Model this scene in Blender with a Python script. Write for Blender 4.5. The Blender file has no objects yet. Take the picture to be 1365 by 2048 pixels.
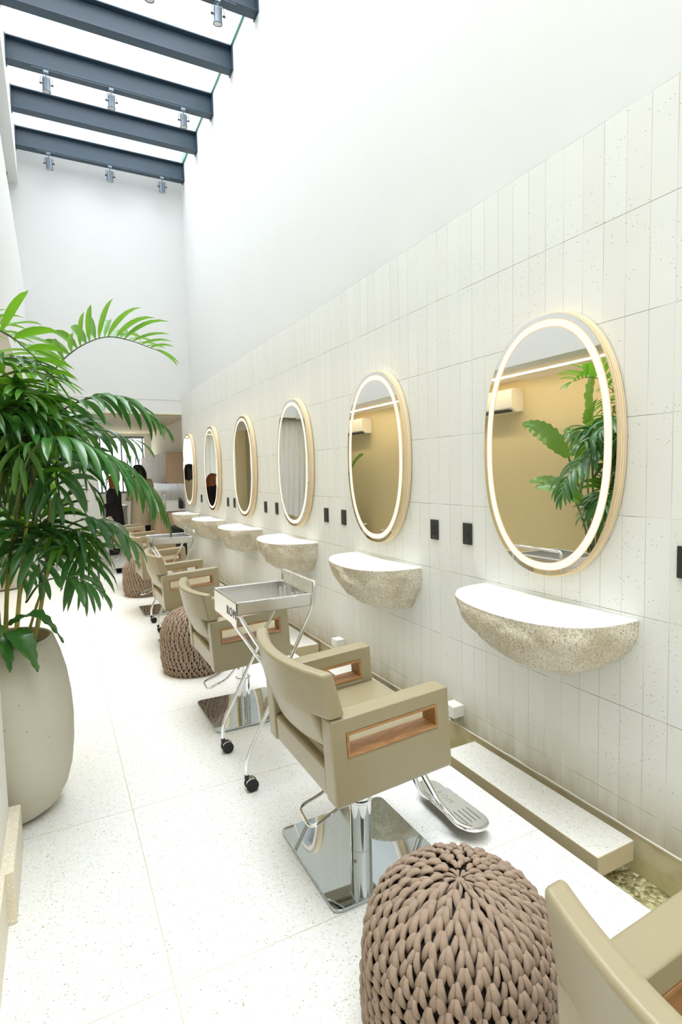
import bpy, bmesh, math, random
from mathutils import Vector, Matrix, noise
S = bpy.context.scene
COL = S.collection
PI = math.pi

# ------------------------------------------------------------------ camera, world, exposure
F_PX, PITCH, YAW, ROLL, EYE = 1111.1, -0.0717227, 0.4752171, -0.0232588, 1.5
cam = bpy.data.objects.new('camera', bpy.data.cameras.new('camera'))
COL.objects.link(cam)
fwd = Vector((math.sin(YAW)*math.cos(PITCH), math.cos(YAW)*math.cos(PITCH), math.sin(PITCH)))
rt = Vector((math.cos(YAW), -math.sin(YAW), 0)); up = rt.cross(fwd)
c, s = math.cos(ROLL), math.sin(ROLL)
rt2 = c*rt + s*up; up2 = -s*rt + c*up
M = Matrix((rt2, up2, -fwd)).transposed().to_4x4(); M.translation = (0, 0, EYE)
cam.matrix_world = M
cam.data.sensor_fit = 'VERTICAL'; cam.data.sensor_height = 36; cam.data.sensor_width = 24
cam.data.lens = F_PX/2048*36; cam.data.clip_start = 0.05; cam.data.clip_end = 200
S.camera = cam

w = bpy.data.worlds.new('sky'); S.world = w; w.use_nodes = True
bg = w.node_tree.nodes['Background']
bg.inputs[0].default_value = (0.88, 0.94, 1.0, 1); bg.inputs[1].default_value = 11.0
# overcast sky: brightest overhead, dimmer low down between the neighbouring buildings
_n = w.node_tree.nodes; _tc = _n.new('ShaderNodeTexCoord'); _sp = _n.new('ShaderNodeSeparateXYZ'); _rp = _n.new('ShaderNodeValToRGB')
w.node_tree.links.new(_tc.outputs['Generated'], _sp.inputs[0]); w.node_tree.links.new(_sp.outputs[2], _rp.inputs[0]); w.node_tree.links.new(_rp.outputs[0], bg.inputs[0])
_e = _rp.color_ramp.elements; _e.new(.5); _e.new(.8)
for _k, (_p, _v) in enumerate(((0, .2), (.55, .22), (.82, .62), (1, 1))): _e[_k].position = _p; _e[_k].color = (.885*_v, .935*_v, 1.0*_v, 1)

def area(name, loc, size, energy, color, rot=(0, 0, 0), portal=False):
    l = bpy.data.lights.new(name, 'AREA'); l.shape = 'RECTANGLE'; l.size, l.size_y = size
    l.energy = energy; l.color = color
    if portal: l.cycles.is_portal = True
    o = bpy.data.objects.new(name, l); COL.objects.link(o); o.location = loc; o.rotation_euler = rot
    return o
area('skylight_portal', (0.97, 3.2, 6.80), (2.46, 13.4), 1, (1, 1, 1), portal=True)
area('side_window_portal', (-2.05, 12.8, 1.3), (2.5, 3.2), 1, (1, 1, 1), rot=(0, -PI/2, 0), portal=True)
area('end_window_portal', (-.65, 14.62, 1.3), (2.3, 2.5), 1, (1, 1, 1), rot=(-PI/2, 0, 0), portal=True)
area('back_window_portal', (1.3, 14.58, 1.8), (1.5, 1.4), 1, (1, 1, 1), rot=(-PI/2, 0, 0), portal=True)

S.view_settings.view_transform = 'Standard'; S.view_settings.look = 'None'
S.view_settings.gamma = 1.0; S.view_settings.use_curve_mapping = False
S.view_settings.exposure = 0.58
S.cycles.max_bounces = 12; S.cycles.diffuse_bounces = 7; S.cycles.glossy_bounces = 5
S.cycles.transmission_bounces = 6; S.cycles.transparent_max_bounces = 12
S.cycles.caustics_reflective = False; S.cycles.caustics_refractive = False
S.cycles.sample_clamp_indirect = 6.0; S.cycles.use_denoising = True
S.cycles.use_adaptive_sampling = True; S.cycles.adaptive_threshold = 0.02

# ------------------------------------------------------------------ materials
def srgb(r, g, b):
    f = lambda v: (v/255/12.92) if v/255 <= .04045 else ((v/255+.055)/1.055)**2.4
    return (f(r), f(g), f(b), 1)
def mat(name, col, rough=.5, metal=0., spec=.5, **kw):
    m = bpy.data.materials.new(name); m.use_nodes = True
    b = m.node_tree.nodes['Principled BSDF']
    b.inputs['Base Color'].default_value = col; b.inputs['Roughness'].default_value = rough
    b.inputs['Metallic'].default_value = metal; b.inputs['Specular IOR Level'].default_value = spec
    for k, v in kw.items(): b.inputs[k].default_value = v
    return m
class NT:
    def __init__(s, m): s.t = m.node_tree; s.n = s.t.nodes; s.b = s.n['Principled BSDF']
    def new(s, typ, **kw):
        n = s.n.new(typ)
        for k, v in kw.items(): setattr(n, k, v)
        return n
    def link(s, a, b): s.t.links.new(a, b)
    def obj(s): return s.new('ShaderNodeTexCoord').outputs['Object']
    def math(s, op, a, b=None, clamp=False):
        n = s.new('ShaderNodeMath', operation=op, use_clamp=clamp)
        for i, v in enumerate((a, b)):
            if v is None: continue
            if isinstance(v, (int, float)): n.inputs[i].default_value = v
            else: s.link(v, n.inputs[i])
        return n.outputs[0]
    def noise(s, vec, scale, detail=2, rough=.5):
        n = s.new('ShaderNodeTexNoise'); n.inputs['Scale'].default_value = scale
        n.inputs['Detail'].default_value = detail; n.inputs['Roughness'].default_value = rough
        s.link(vec, n.inputs['Vector']); return n.outputs['Fac']
    def vor(s, vec, scale, out='Distance'):
        n = s.new('ShaderNodeTexVoronoi'); n.inputs['Scale'].default_value = scale
        s.link(vec, n.inputs['Vector']); return n.outputs[out]
    def ramp(s, fac, stops):
        n = s.new('ShaderNodeValToRGB'); s.link(fac, n.inputs[0]); e = n.color_ramp.elements
        while len(e) < len(stops): e.new(.5)
        for el, (p, c) in zip(e, stops): el.position = p; el.color = c
        return n.outputs[0]
    def mix(s, fac, a, b):
        n = s.new('ShaderNodeMix', data_type='RGBA')
        for i, v in ((0, fac), (6, a), (7, b)):
            if isinstance(v, (int, float, tuple)): n.inputs[i].default_value = v
            else: s.link(v, n.inputs[i])
        return n.outputs[2]
    def bump(s, h, strength=.3, dist=.01):
        n = s.new('ShaderNodeBump'); n.inputs['Strength'].default_value = strength
        n.inputs['Distance'].default_value = dist; s.link(h, n.inputs['Height'])
        s.link(n.outputs[0], s.b.inputs['Normal'])
    def color(s, o): s.link(o, s.b.inputs['Base Color'])
    def mapping(s, vec, scale=(1, 1, 1), rot=(0, 0, 0), loc=(0, 0, 0)):
        n = s.new('ShaderNodeMapping'); n.inputs['Scale'].default_value = scale
        n.inputs['Rotation'].default_value = rot; n.inputs['Location'].default_value = loc
        s.link(vec, n.inputs['Vector']); return n.outputs[0]

def plaster(name, col, col2, bump=.12):
    m = mat(name, col, .8, spec=.2); t = NT(m); v = t.obj()
    t.color(t.mix(t.noise(v, 1.1, 4), col, col2))
    t.bump(t.noise(v, 22, 4), bump, .004); return m
M_plaster = plaster('white lime plaster', srgb(221, 222, 220), srgb(217, 217, 215))
M_cream = plaster('cream plaster', srgb(238, 235, 227), srgb(233, 229, 219))
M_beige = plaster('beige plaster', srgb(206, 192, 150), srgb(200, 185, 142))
M_ceil = mat('ceiling paint', srgb(226, 216, 196), .85)

def make_tile():
    m = mat('pale cement tile', srgb(226, 226, 217), .75, spec=.25); t = NT(m); v = t.obj()
    sep = t.new('ShaderNodeSeparateXYZ'); t.link(v, sep.inputs[0])
    cmb = t.new('ShaderNodeCombineXYZ')
    t.link(t.math('SUBTRACT', 2.87+3.93, sep.outputs[2]), cmb.inputs[0]); t.link(t.math('ADD', sep.outputs[1], 10.035), cmb.inputs[1])
    br = t.new('ShaderNodeTexBrick'); br.offset = 0; br.squash = 1
    br.inputs['Scale'].default_value = 1; br.inputs['Brick Width'].default_value = .393
    br.inputs['Row Height'].default_value = .1; br.inputs['Mortar Size'].default_value = .0011
    br.inputs['Mortar Smooth'].default_value = .2; br.inputs['Bias'].default_value = -.2
    br.inputs['Color1'].default_value = srgb(228, 230, 226); br.inputs['Color2'].default_value = srgb(222, 222, 216)
    br.inputs['Mortar'].default_value = srgb(120, 116, 102)
    t.link(cmb.outputs[0], br.inputs['Vector'])
    # joints are crisp in places and nearly closed in others
    soft = t.ramp(t.noise(t.mapping(v, (1, 3.2, 1.1)), 2.2, 1), [(.42, (0, 0, 0, 1)), (.58, (1, 1, 1, 1))])
    jm = t.math('MULTIPLY', br.outputs['Fac'], t.math('ADD', t.math('MULTIPLY', soft, .42), .14))
    fz = t.math('FRACT', t.math('DIVIDE', t.math('ADD', t.math('SUBTRACT', 2.87+3.93, sep.outputs[2]), .0011), .393))
    hz = t.math('LESS_THAN', fz, .0022/.393)
    soft2 = t.ramp(t.noise(t.mapping(v, (1, 2.6, .4), loc=(0, 3, 0)), 2.6, 1), [(.38, (.15, .15, .15, 1)), (.55, (1, 1, 1, 1))])
    jm = t.math('MAXIMUM', jm, t.math('MULTIPLY', hz, t.math('MULTIPLY', soft2, .95)))
    tile = t.mix(t.noise(v, 2.3, 3), srgb(229, 230, 227), srgb(224, 224, 219))
    per = t.mix(.55, tile, br.outputs['Color'])
    base = t.mix(jm, t.mix(t.math('MULTIPLY', br.outputs['Fac'], 1.0), per, tile), srgb(118, 114, 98))
    pit = t.vor(v, 55); msk = t.noise(v, 3.1, 2)
    pits = t.math('MULTIPLY', t.math('LESS_THAN', pit, .11), t.math('GREATER_THAN', msk, .52))
    fine = t.math('MULTIPLY', t.math('LESS_THAN', t.vor(v, 150), .14), t.math('GREATER_THAN', t.noise(v, 6.5, 2), .54))
    allp = t.math('MAXIMUM', t.math('MULTIPLY', pits, .75), t.math('MULTIPLY', fine, .4))
    # splash stains on the lowest course
    low = t.math('MULTIPLY', t.math('SUBTRACT', .30, sep.outputs[2]), 3.2, True)
    stain = t.math('MULTIPLY', low, t.noise(t.mapping(v, (1, 5, 1.4)), 3, 4), True)
    base = t.mix(stain, base, srgb(176, 160, 118))
    t.color(t.mix(allp, base, srgb(98, 92, 76)))
    t.bump(t.math('SUBTRACT', t.math('MULTIPLY', t.noise(v, 40, 3), .25), t.math('ADD', jm, allp)), .35, .003)
    return m
M_tile = make_tile()

def terrazzo(name, a, chips, joints=False):
    m = mat(name, a, .42, spec=.4); t = NT(m); v = t.obj()
    col = t.mix(t.noise(v, 1.6, 3), a, tuple(x*.965 for x in a[:3])+(1,))
    for sc, th, cc, ns, seed in chips:
        vv = t.mapping(v, (1, 1, 1), loc=(seed, seed*2, 0))
        d = t.vor(vv, sc); k = t.math('LESS_THAN', d, th)
        k = t.math('MULTIPLY', k, t.math('GREATER_THAN', t.noise(vv, sc*.33, 1), ns))
        col = t.mix(k, col, cc)
    if joints:
        sep = t.new('ShaderNodeSeparateXYZ'); t.link(v, sep.inputs[0])
        def line(o, off, step):
            f = t.math('FRACT', t.math('DIVIDE', t.math('ADD', o, off), step))
            return t.math('LESS_THAN', f, .0042/step)
        j = t.math('MAXIMUM', line(sep.outputs[0], 20*1.48-.235, 1.48), line(sep.outputs[1], 20*.99-1.60, .99))
        col = t.mix(t.math('MULTIPLY', j, .8), col, srgb(196, 188, 164))
    t.color(col); t.link(t.math('ADD', t.math('MULTIPLY', t.noise(v, 9, 3), .16), .34), t.b.inputs['Roughness'])
    return m
chips = [(170, .30, srgb(206, 200, 182), .50, 0), (85, .22, srgb(190, 178, 150), .56, 3), (60, .15, srgb(150, 138, 112), .60, 7),
         (130, .28, srgb(252, 252, 250), .5, 5), (75, .14, srgb(120, 116, 104), .62, 11)]
M_floor = terrazzo('white terrazzo floor', srgb(238, 238, 234), chips, True)
M_slab = terrazzo('white terrazzo slab', srgb(234, 233, 226), chips)
M_slabside = terrazzo('slab side with painted shade', srgb(214, 200, 168), chips[:2])  # shading and ochre bounce painted into the tan of the slab sides
M_skirt = terrazzo('cream terrazzo skirting', srgb(226, 216, 192), chips)

def stone():
    m = mat('rough granite', srgb(190, 180, 158), .9, spec=.2); t = NT(m); v = t.obj()
    n = t.noise(v, 120, 3, .7)
    col = t.ramp(n, [(.30, srgb(138, 126, 102)), (.42, srgb(204, 195, 172)), (.56, srgb(228, 222, 206)), (.72, srgb(246, 243, 234))])
    col = t.mix(t.ramp(t.noise(v, 6, 3), [(.4, (0, 0, 0, 1)), (.7, (.45, .45, .45, 1))]), col, srgb(176, 156, 122))
    dots = t.math('LESS_THAN', t.vor(v, 60), .13)
    t.color(t.mix(t.math('MULTIPLY', dots, .65), col, srgb(96, 84, 66)))
    t.bump(t.math('ADD', t.noise(v, 90, 4, .7), t.math('MULTIPLY', t.noise(v, 25, 3), 1.5)), .7, .006); return m
M_stone = stone()
M_stonetop = mat('honed stone top', srgb(240, 240, 236), .6)
t = NT(M_stonetop); t.color(t.mix(t.noise(t.obj(), 160, 2), srgb(246, 246, 242), srgb(232, 231, 224)))

def wood(name, a, b, scale=(1, 1, 1), rough=.5):
    m = mat(name, a, rough); t = NT(m); v = t.mapping(t.obj(), scale)
    n = t.noise(v, 14, 5, .6)
    t.color(t.ramp(n, [(.3, a), (.7, b)])); t.bump(n, .1, .001); return m
M_wood = wood('warm walnut inlay', srgb(142, 100, 58), srgb(190, 142, 90), (1, 9, 9))
M_oak = wood('pale oak veneer', srgb(196, 168, 138), srgb(176, 146, 116), (8, 8, .6))
M_cab = wood('cabinet veneer', srgb(176, 154, 128), srgb(164, 140, 114), (8, 8, .6))
def ply():
    m = mat('birch plywood edge', srgb(222, 200, 160), .5); t = NT(m)
    sep = t.new('ShaderNodeSeparateXYZ'); t.link(t.obj(), sep.inputs[0])
    f = t.math('FRACT', t.math('MULTIPLY', sep.outputs[0], 62))
    t.color(t.ramp(f, [(.0, srgb(190, 158, 112)), (.12, srgb(236, 218, 184)), (.8, srgb(226, 204, 164)), (1, srgb(188, 156, 110))])); return m
M_ply = ply()

def vinyl():
    m = mat('khaki vinyl upholstery', srgb(154, 142, 110), .42, spec=.5); t = NT(m); v = t.obj()
    t.color(t.mix(t.noise(v, 3, 2), srgb(156, 144, 112), srgb(151, 139, 107)))
    t.bump(t.noise(v, 240, 2), .10, .0008); return m
M_vinyl = vinyl(); M_vinyl.node_tree.nodes['Principled BSDF'].inputs['Coat Weight'].default_value = .5; M_vinyl.node_tree.nodes['Principled BSDF'].inputs['Coat Roughness'].default_value = .3
M_chrome = mat('polished chrome', (.86, .87, .88, 1), .06, 1.)
M_fplate = mat('satin cast footplate', (.93, .94, .95, 1), .22, 1.)
M_steel = mat('brushed stainless steel', (.72, .71, .69, 1), .2, 1.)
t = NT(M_steel); t.bump(t.noise(t.mapping(t.obj(), (3, 60, 60)), 8, 2), .015, .001)
M_mirror = mat('silvered mirror glass', (.93, .92, .90, 1), .0, 1.)
M_plate = mat('mirror polished base steel', (.52, .56, .58, 1), .03, 1.)
M_black = mat('black plastic', srgb(30, 31, 32), .4)
M_outlet = mat('black outlet plate', srgb(40, 42, 44), .45)
M_rubber = mat('dark rubber', srgb(24, 24, 24), .6)
M_beam = mat('blue grey painted steel', srgb(48, 66, 80), .45)
t = NT(M_beam); t.color(t.mix(t.noise(t.obj(), 5, 4), srgb(50, 69, 83), srgb(44, 61, 74)))
M_lampbody = mat('satin silver lamp body', srgb(118, 128, 136), .35, .7)
M_bulb = mat('frosted lamp lens', srgb(205, 206, 196), .3)
M_white = mat('white lacquer', srgb(238, 238, 234), .35)
M_ac = mat('ivory plastic', srgb(236, 230, 212), .4)
M_ptop = mat('pebble', srgb(170, 160, 120), .8)

def emit(name, col, strength):
    m = bpy.data.materials.new(name); m.use_nodes = True; n = m.node_tree.nodes; n.clear()
    e = n.new('ShaderNodeEmission'); o = n.new('ShaderNodeOutputMaterial')
    e.inputs[0].default_value = col; e.inputs[1].default_value = strength
    m.node_tree.links.new(e.outputs[0], o.inputs[0]); return m
M_led = emit('warm led diffuser', (1, .90, .74, 1), .82)
M_ledge = emit('warm led diffuser rim', (1, .72, .42, 1), .62)
M_strip = emit('led strip diffuser', (1, .86, .66, 1), 30)

def knit():
    m = mat('taupe knitted cord', srgb(150, 130, 112), .75, spec=.25); t = NT(m)
    v = t.obj(); t.color(t.mix(t.noise(v, 60, 2), srgb(170, 149, 130), srgb(148, 127, 108)))
    at = t.new('ShaderNodeUVMap'); wv = t.new('ShaderNodeTexWave'); wv.inputs['Scale'].default_value = 1.9
    wv.inputs['Distortion'].default_value = 1.2; t.link(at.outputs[0], wv.inputs['Vector'])
    t.bump(wv.outputs['Fac'], .5, .0012)
    return m
M_knit = knit()
M_core = mat('pouf core with gap shade', srgb(34, 27, 22), .9)  # core coloured near black as the shade between the stitches

def concrete():
    m = mat('cast concrete planter', srgb(196, 190, 172), .85, spec=.2); t = NT(m); v = t.obj()
    c = t.mix(t.noise(v, 3, 5, .6), srgb(208, 203, 188), srgb(186, 180, 160))
    p = t.math('MULTIPLY', t.math('LESS_THAN', t.vor(v, 22), .05), 1)
    t.color(t.mix(p, c, srgb(110, 102, 86))); t.bump(t.noise(v, 60, 4), .25, .003); return m
M_conc = concrete()
M_soil = mat('brown soil', srgb(62, 44, 32), .95)
t = NT(M_soil); t.bump(t.noise(t.obj(), 60, 4), 1, .01)

def leafmat(name, a, b, trans=.35):
    m = bpy.data.materials.new(name); m.use_nodes = True; t = NT(m); v = t.obj()
    c = t.mix(t.noise(v, 9, 3), a, b); t.color(c)
    t.b.inputs['Roughness'].default_value = .3; t.b.inputs['Specular IOR Level'].default_value = .85
    tr = t.new('ShaderNodeBsdfTranslucent'); hs = t.new('ShaderNodeHueSaturation'); t.link(c, hs.inputs['Color'])
    hs.inputs['Value'].default_value = 2.3; hs.inputs['Hue'].default_value = .478; t.link(hs.outputs[0], tr.inputs[0])
    mx = t.new('ShaderNodeMixShader'); mx.inputs[0].default_value = trans
    t.link(t.b.outputs[0], mx.inputs[1]); t.link(tr.outputs[0], mx.inputs[2])
    t.link(mx.outputs[0], t.n['Material Output'].inputs[0]); return m
M_leaf = leafmat('dark palm leaf', srgb(42, 92, 40), srgb(64, 120, 46), .2)
M_leaf2 = leafmat('bright palm leaf', srgb(66, 122, 26), srgb(88, 142, 34), .33)
M_big = leafmat('broad leaf', srgb(64, 112, 34), srgb(88, 136, 42))
M_far = leafmat('shrub leaf', srgb(40, 66, 40), srgb(58, 86, 48), .2)
M_cane = mat('palm cane', srgb(150, 146, 70), .5)
t = NT(M_cane); t.color(t.mix(t.noise(t.mapping(t.obj(), (1, 1, 2)), 4, 3), srgb(206, 188, 104), srgb(104, 118, 56)))
M_rach = mat('green leaf stalk', srgb(78, 98, 50), .5)
M_glass = bpy.data.materials.new('clear roof glass'); M_glass.use_nodes = True
t = NT(M_glass); tr = t.new('ShaderNodeBsdfTransparent'); tr.inputs[0].default_value = (.985, .985, .98, 1)
gl = t.new('ShaderNodeBsdfGlossy'); gl.inputs['Roughness'].default_value = .02
mx = t.new('ShaderNodeMixShader'); mx.inputs[0].default_value = .06
t.link(tr.outputs[0], mx.inputs[1]); t.link(gl.outputs[0], mx.inputs[2]); t.link(mx.outputs[0], t.n['Material Output'].inputs[0])
M_gedge = mat('green glass edge', srgb(96, 168, 150), .2)
M_water = bpy.data.materials.new('clear shallow water'); M_water.use_nodes = True
t = NT(M_water); tr = t.new('ShaderNodeBsdfTransparent'); tr.inputs[0].default_value = (.95, .95, .86, 1)
gl = t.new('ShaderNodeBsdfGlossy'); gl.inputs['Roughness'].default_value = .02
bp = t.new('ShaderNodeBump'); bp.inputs['Strength'].default_value = .12; bp.inputs['Distance'].default_value = .01
t.link(t.noise(t.obj(), 14, 2), bp.inputs['Height']); t.link(bp.outputs[0], gl.inputs['Normal'])
fr = t.new('ShaderNodeLayerWeight'); fr.inputs[0].default_value = .5
mx = t.new('ShaderNodeMixShader'); t.link(t.math('MULTIPLY', t.math('POWER', fr.outputs['Facing'], 4), .6), mx.inputs[0])
t.link(tr.outputs[0], mx.inputs[1]); t.link(gl.outputs[0], mx.inputs[2]); t.link(mx.outputs[0], t.n['Material Output'].inputs[0])
M_pebble = mat('wet pebble gravel', srgb(150, 140, 96), .6)
t = NT(M_pebble); v = t.obj(); cc = t.vor(v, 62, 'Color'); sp = t.new('ShaderNodeSeparateColor'); t.link(cc, sp.inputs[0])
t.color(t.ramp(sp.outputs[0], [(0, srgb(140, 132, 98)), (.5, srgb(190, 182, 144)), (1, srgb(232, 226, 196))]))
t.bump(t.math('MULTIPLY', t.vor(v, 62), -1), 1., .012)
M_duct = mat('stained ochre render', srgb(206, 192, 144), .8)
t = NT(M_duct); t.color(t.ramp(t.noise(t.mapping(t.obj(), (1, 2, 3)), 3, 4), [(.3, srgb(186, 172, 142)), (.5, srgb(216, 206, 174)), (.8, srgb(232, 224, 200))]))
def curtain_mat():
    m = bpy.data.materials.new('white voile'); m.use_nodes = True; t = NT(m)
    t.b.inputs['Base Color'].default_value = srgb(240, 240, 238); t.b.inputs['Roughness'].default_value = .9
    tr = t.new('ShaderNodeBsdfTranslucent'); tr.inputs[0].default_value = srgb(240, 242, 240)
    mx = t.new('ShaderNodeMixShader'); mx.inputs[0].default_value = .4
    t.link(t.b.outputs[0], mx.inputs[1]); t.link(tr.outputs[0], mx.inputs[2]); t.link(mx.outputs[0], t.n['Material Output'].inputs[0]); return m
M_voile = curtain_mat()
M_marble = mat('veined white marble', srgb(228, 228, 226), .3)
t = NT(M_marble); t.color(t.ramp(t.noise(t.mapping(t.obj(), (1, 1, .4)), 5, 6, .7), [(.35, srgb(236, 236, 234)), (.5, srgb(196, 198, 198)), (.56, srgb(232, 232, 230))]))
M_skin = mat('skin', srgb(214, 164, 132), .5)
M_dkcloth = mat('dark plum cloth', srgb(34, 24, 34), .85)
M_bgcloth = mat('beige cloth', srgb(206, 190, 160), .85)
M_hairb = mat('black hair', srgb(22, 17, 16), .5)
M_haira = mat('auburn hair', srgb(150, 84, 36), .5)

# ------------------------------------------------------------------ mesh helpers
def T(o, label, cat, group=None, kind=None):
    o['label'] = label; o['category'] = cat
    if group: o['group'] = group
    if kind: o['kind'] = kind
    return o
def empty(name, loc, rz=0.):
    o = bpy.data.objects.new(name, None); COL.objects.link(o); o.location = loc; o.rotation_euler = (0, 0, rz)
    o.empty_display_size = .1; return o
class MB:
    def __init__(s): s.bm = bmesh.new()
    def box(s, a, b):
        x0, y0, z0 = a; x1, y1, z1 = b
        v = [s.bm.verts.new(p) for p in ((x0,y0,z0),(x1,y0,z0),(x1,y1,z0),(x0,y1,z0),(x0,y0,z1),(x1,y0,z1),(x1,y1,z1),(x0,y1,z1))]
        for f in ((3,2,1,0),(4,5,6,7),(0,1,5,4),(1,2,6,5),(2,3,7,6),(3,0,4,7)): s.bm.faces.new([v[i] for i in f])
        return s
    def tube(s, pts, r, n=10, cap=True, closed=False):
        pts = [Vector(p) for p in pts]; rs = r if isinstance(r, (list, tuple)) else [r]*len(pts)
        rings = []; nrm = None; L = len(pts)
        for i, p in enumerate(pts):
            if closed: d = (pts[(i+1) % L]-pts[i-1]).normalized()
            else: d = (pts[min(i+1, L-1)]-pts[max(i-1, 0)]).normalized()
            if nrm is None:
                nrm = d.orthogonal().normalized()
            else:
                nrm = (nrm - d*nrm.dot(d))
                nrm = nrm.normalized() if nrm.length > 1e-6 else d.orthogonal().normalized()
            bn = d.cross(nrm)
            rings.append([s.bm.verts.new(p+(nrm*math.cos(2*PI*k/n)+bn*math.sin(2*PI*k/n))*rs[i]) for k in range(n)])
        for i in range(L if closed else L-1):
            A, B = rings[i], rings[(i+1) % L]
            for k in range(n): s.bm.faces.new((A[k], A[(k+1) % n], B[(k+1) % n], B[k]))
        if cap and not closed:
            s.bm.faces.new(rings[0][::-1]); s.bm.faces.new(rings[-1])
        return s
    def cyl(s, a, b, r, n=24): return s.tube([a, b], r, n)
    def lathe(s, prof, n=48, loc=(0, 0, 0), cap=True):
        rings = []
        for r, z in prof:
            rings.append([s.bm.verts.new((loc[0]+r*math.cos(2*PI*k/n), loc[1]+r*math.sin(2*PI*k/n), loc[2]+z)) for k in range(n)])
        for A, B in zip(rings, rings[1:]):
            for k in range(n): s.bm.faces.new((A[k], A[(k+1) % n], B[(k+1) % n], B[k]))
        if cap:
            s.bm.faces.new(rings[0][::-1]); s.bm.faces.new(rings[-1])
        return s
    def prism(s, outline, z0, z1, plane='xy', holes=None):
        def P(u, v, w): return {'xy': (u, v, w), 'xz': (u, w, v), 'yz': (w, u, v)}[plane]
        A = [s.bm.verts.new(P(u, v, z0)) for u, v in outline]; B = [s.bm.verts.new(P(u, v, z1)) for u, v in outline]
        n = len(A)
        s.bm.faces.new(A[::-1]); s.bm.faces.new(B)
        for i in range(n): s.bm.faces.new((A[i], A[(i+1) % n], B[(i+1) % n], B[i]))
        return s
    def ringprism(s, outer, inner, z0, z1, plane='xy'):
        def P(u, v, w): return {'xy': (u, v, w), 'xz': (u, w, v), 'yz': (w, u, v)}[plane]
        n = len(outer); mk = lambda L, z: [s.bm.verts.new(P(u, v, z)) for u, v in L]
        O0, O1, I0, I1 = mk(outer, z0), mk(outer, z1), mk(inner, z0), mk(inner, z1)
        for i in range(n):
            j = (i+1) % n
            for q in ((O0[i], O0[j], O1[j], O1[i]), (I0[j], I0[i], I1[i], I1[j]), (O1[i], O1[j], I1[j], I1[i]), (O0[j], O0[i], I0[i], I0[j])): s.bm.faces.new(q)
        return s
    def grid(s, rows, closed_u=False):
        V = [[s.bm.verts.new(p) for p in r] for r in rows]; n = len(V[0])
        for A, B in zip(V, V[1:]):
            for k in range(n if closed_u else n-1): s.bm.faces.new((A[k], A[(k+1) % n], B[(k+1) % n], B[k]))
        return V
    def move(s, mtx): bmesh.ops.transform(s.bm, matrix=mtx, verts=s.bm.verts[:]); return s
    def build(s, name, m, parent=None, smooth=True, bevel=0., seg=3, angle=35, loc=None):
        bmesh.ops.recalc_face_normals(s.bm, faces=s.bm.faces[:])
        me = bpy.data.meshes.new(name); s.bm.to_mesh(me); s.bm.free()
        me.materials.append(m)
        o = bpy.data.objects.new(name, me); COL.objects.link(o)
        if parent: o.parent = parent
        if loc: o.location = loc
        if smooth:
            me.polygons.foreach_set('use_smooth', [True]*len(me.polygons))
            me.set_sharp_from_angle(angle=math.radians(angle))
        if bevel:
            b = o.modifiers.new('bevel', 'BEVEL'); b.width = bevel; b.segments = seg; b.limit_method = 'ANGLE'
            b.angle_limit = math.radians(30); b.harden_normals = True
        return o
def struct(name, mb, m, **kw):
    o = mb.build(name, m, smooth=kw.pop('smooth', False), **kw); o['kind'] = 'structure'; return o
def copy_tree(o, parent=None):
    c = o.copy(); COL.objects.link(c)
    if parent: c.parent = parent
    for ch in list(o.children): copy_tree(ch, c)
    return c
def arc_path(pts, r, n=5):
    """round the corners of a polyline"""
    P = [Vector(p) for p in pts]; out = [P[0]]
    for a, b, c in zip(P, P[1:], P[2:]):
        u = (a-b); v = (c-b); d = min(r, u.length*.49, v.length*.49); p = b+u.normalized()*d; q = b+v.normalized()*d
        for k in range(n+1):
            t = k/n; out.append(p*(1-t)**2+b*2*t*(1-t)+q*t*t)
    out.append(P[-1]); return out
def text_mesh(txt, size, depth, name, m, parent, mtx):
    cu = bpy.data.curves.new(name, 'FONT'); cu.body = txt; cu.size = size; cu.extrude = depth; cu.align_x = 'CENTER'; cu.align_y = 'CENTER'
    cu.space_character = 1.25
    tmp = bpy.data.objects.new('tmp', cu); COL.objects.link(tmp)
    dg = bpy.context.evaluated_depsgraph_get(); dg.update()
    me = bpy.data.meshes.new_from_object(tmp.evaluated_get(dg)); bpy.data.objects.remove(tmp); bpy.data.curves.remove(cu)
    me.name = name; me.materials.clear(); me.materials.append(m); me.transform(mtx)
    o = bpy.data.objects.new(name, me); COL.objects.link(o); o.parent = parent; return o

# ------------------------------------------------------------------ the room
WX, YB, YH, YE, Y0 = 2.03, 9.92, 9.92, 14.6, -3.5
PXW, ROOF, LX = 2.19, 6.66, -.24      # plaster face above the cladding, underside of the glass, left faces
struct('floor', MB().box((-2.2, Y0-.2, -.4), (1.715, YE+.2, 0)), M_floor, bevel=.004)
struct('trim_1', MB().box((1.715, Y0-.2, -.4), (2.03, 9.92, -.22)), M_duct)                  # bed of the water channel
struct('trim_2', MB().box((1.715, 9.92, -.4), (2.4, YE+.2, 0)), M_floor)                     # floor of the back room beyond the channel
mb = MB()
random.seed(3)
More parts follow.
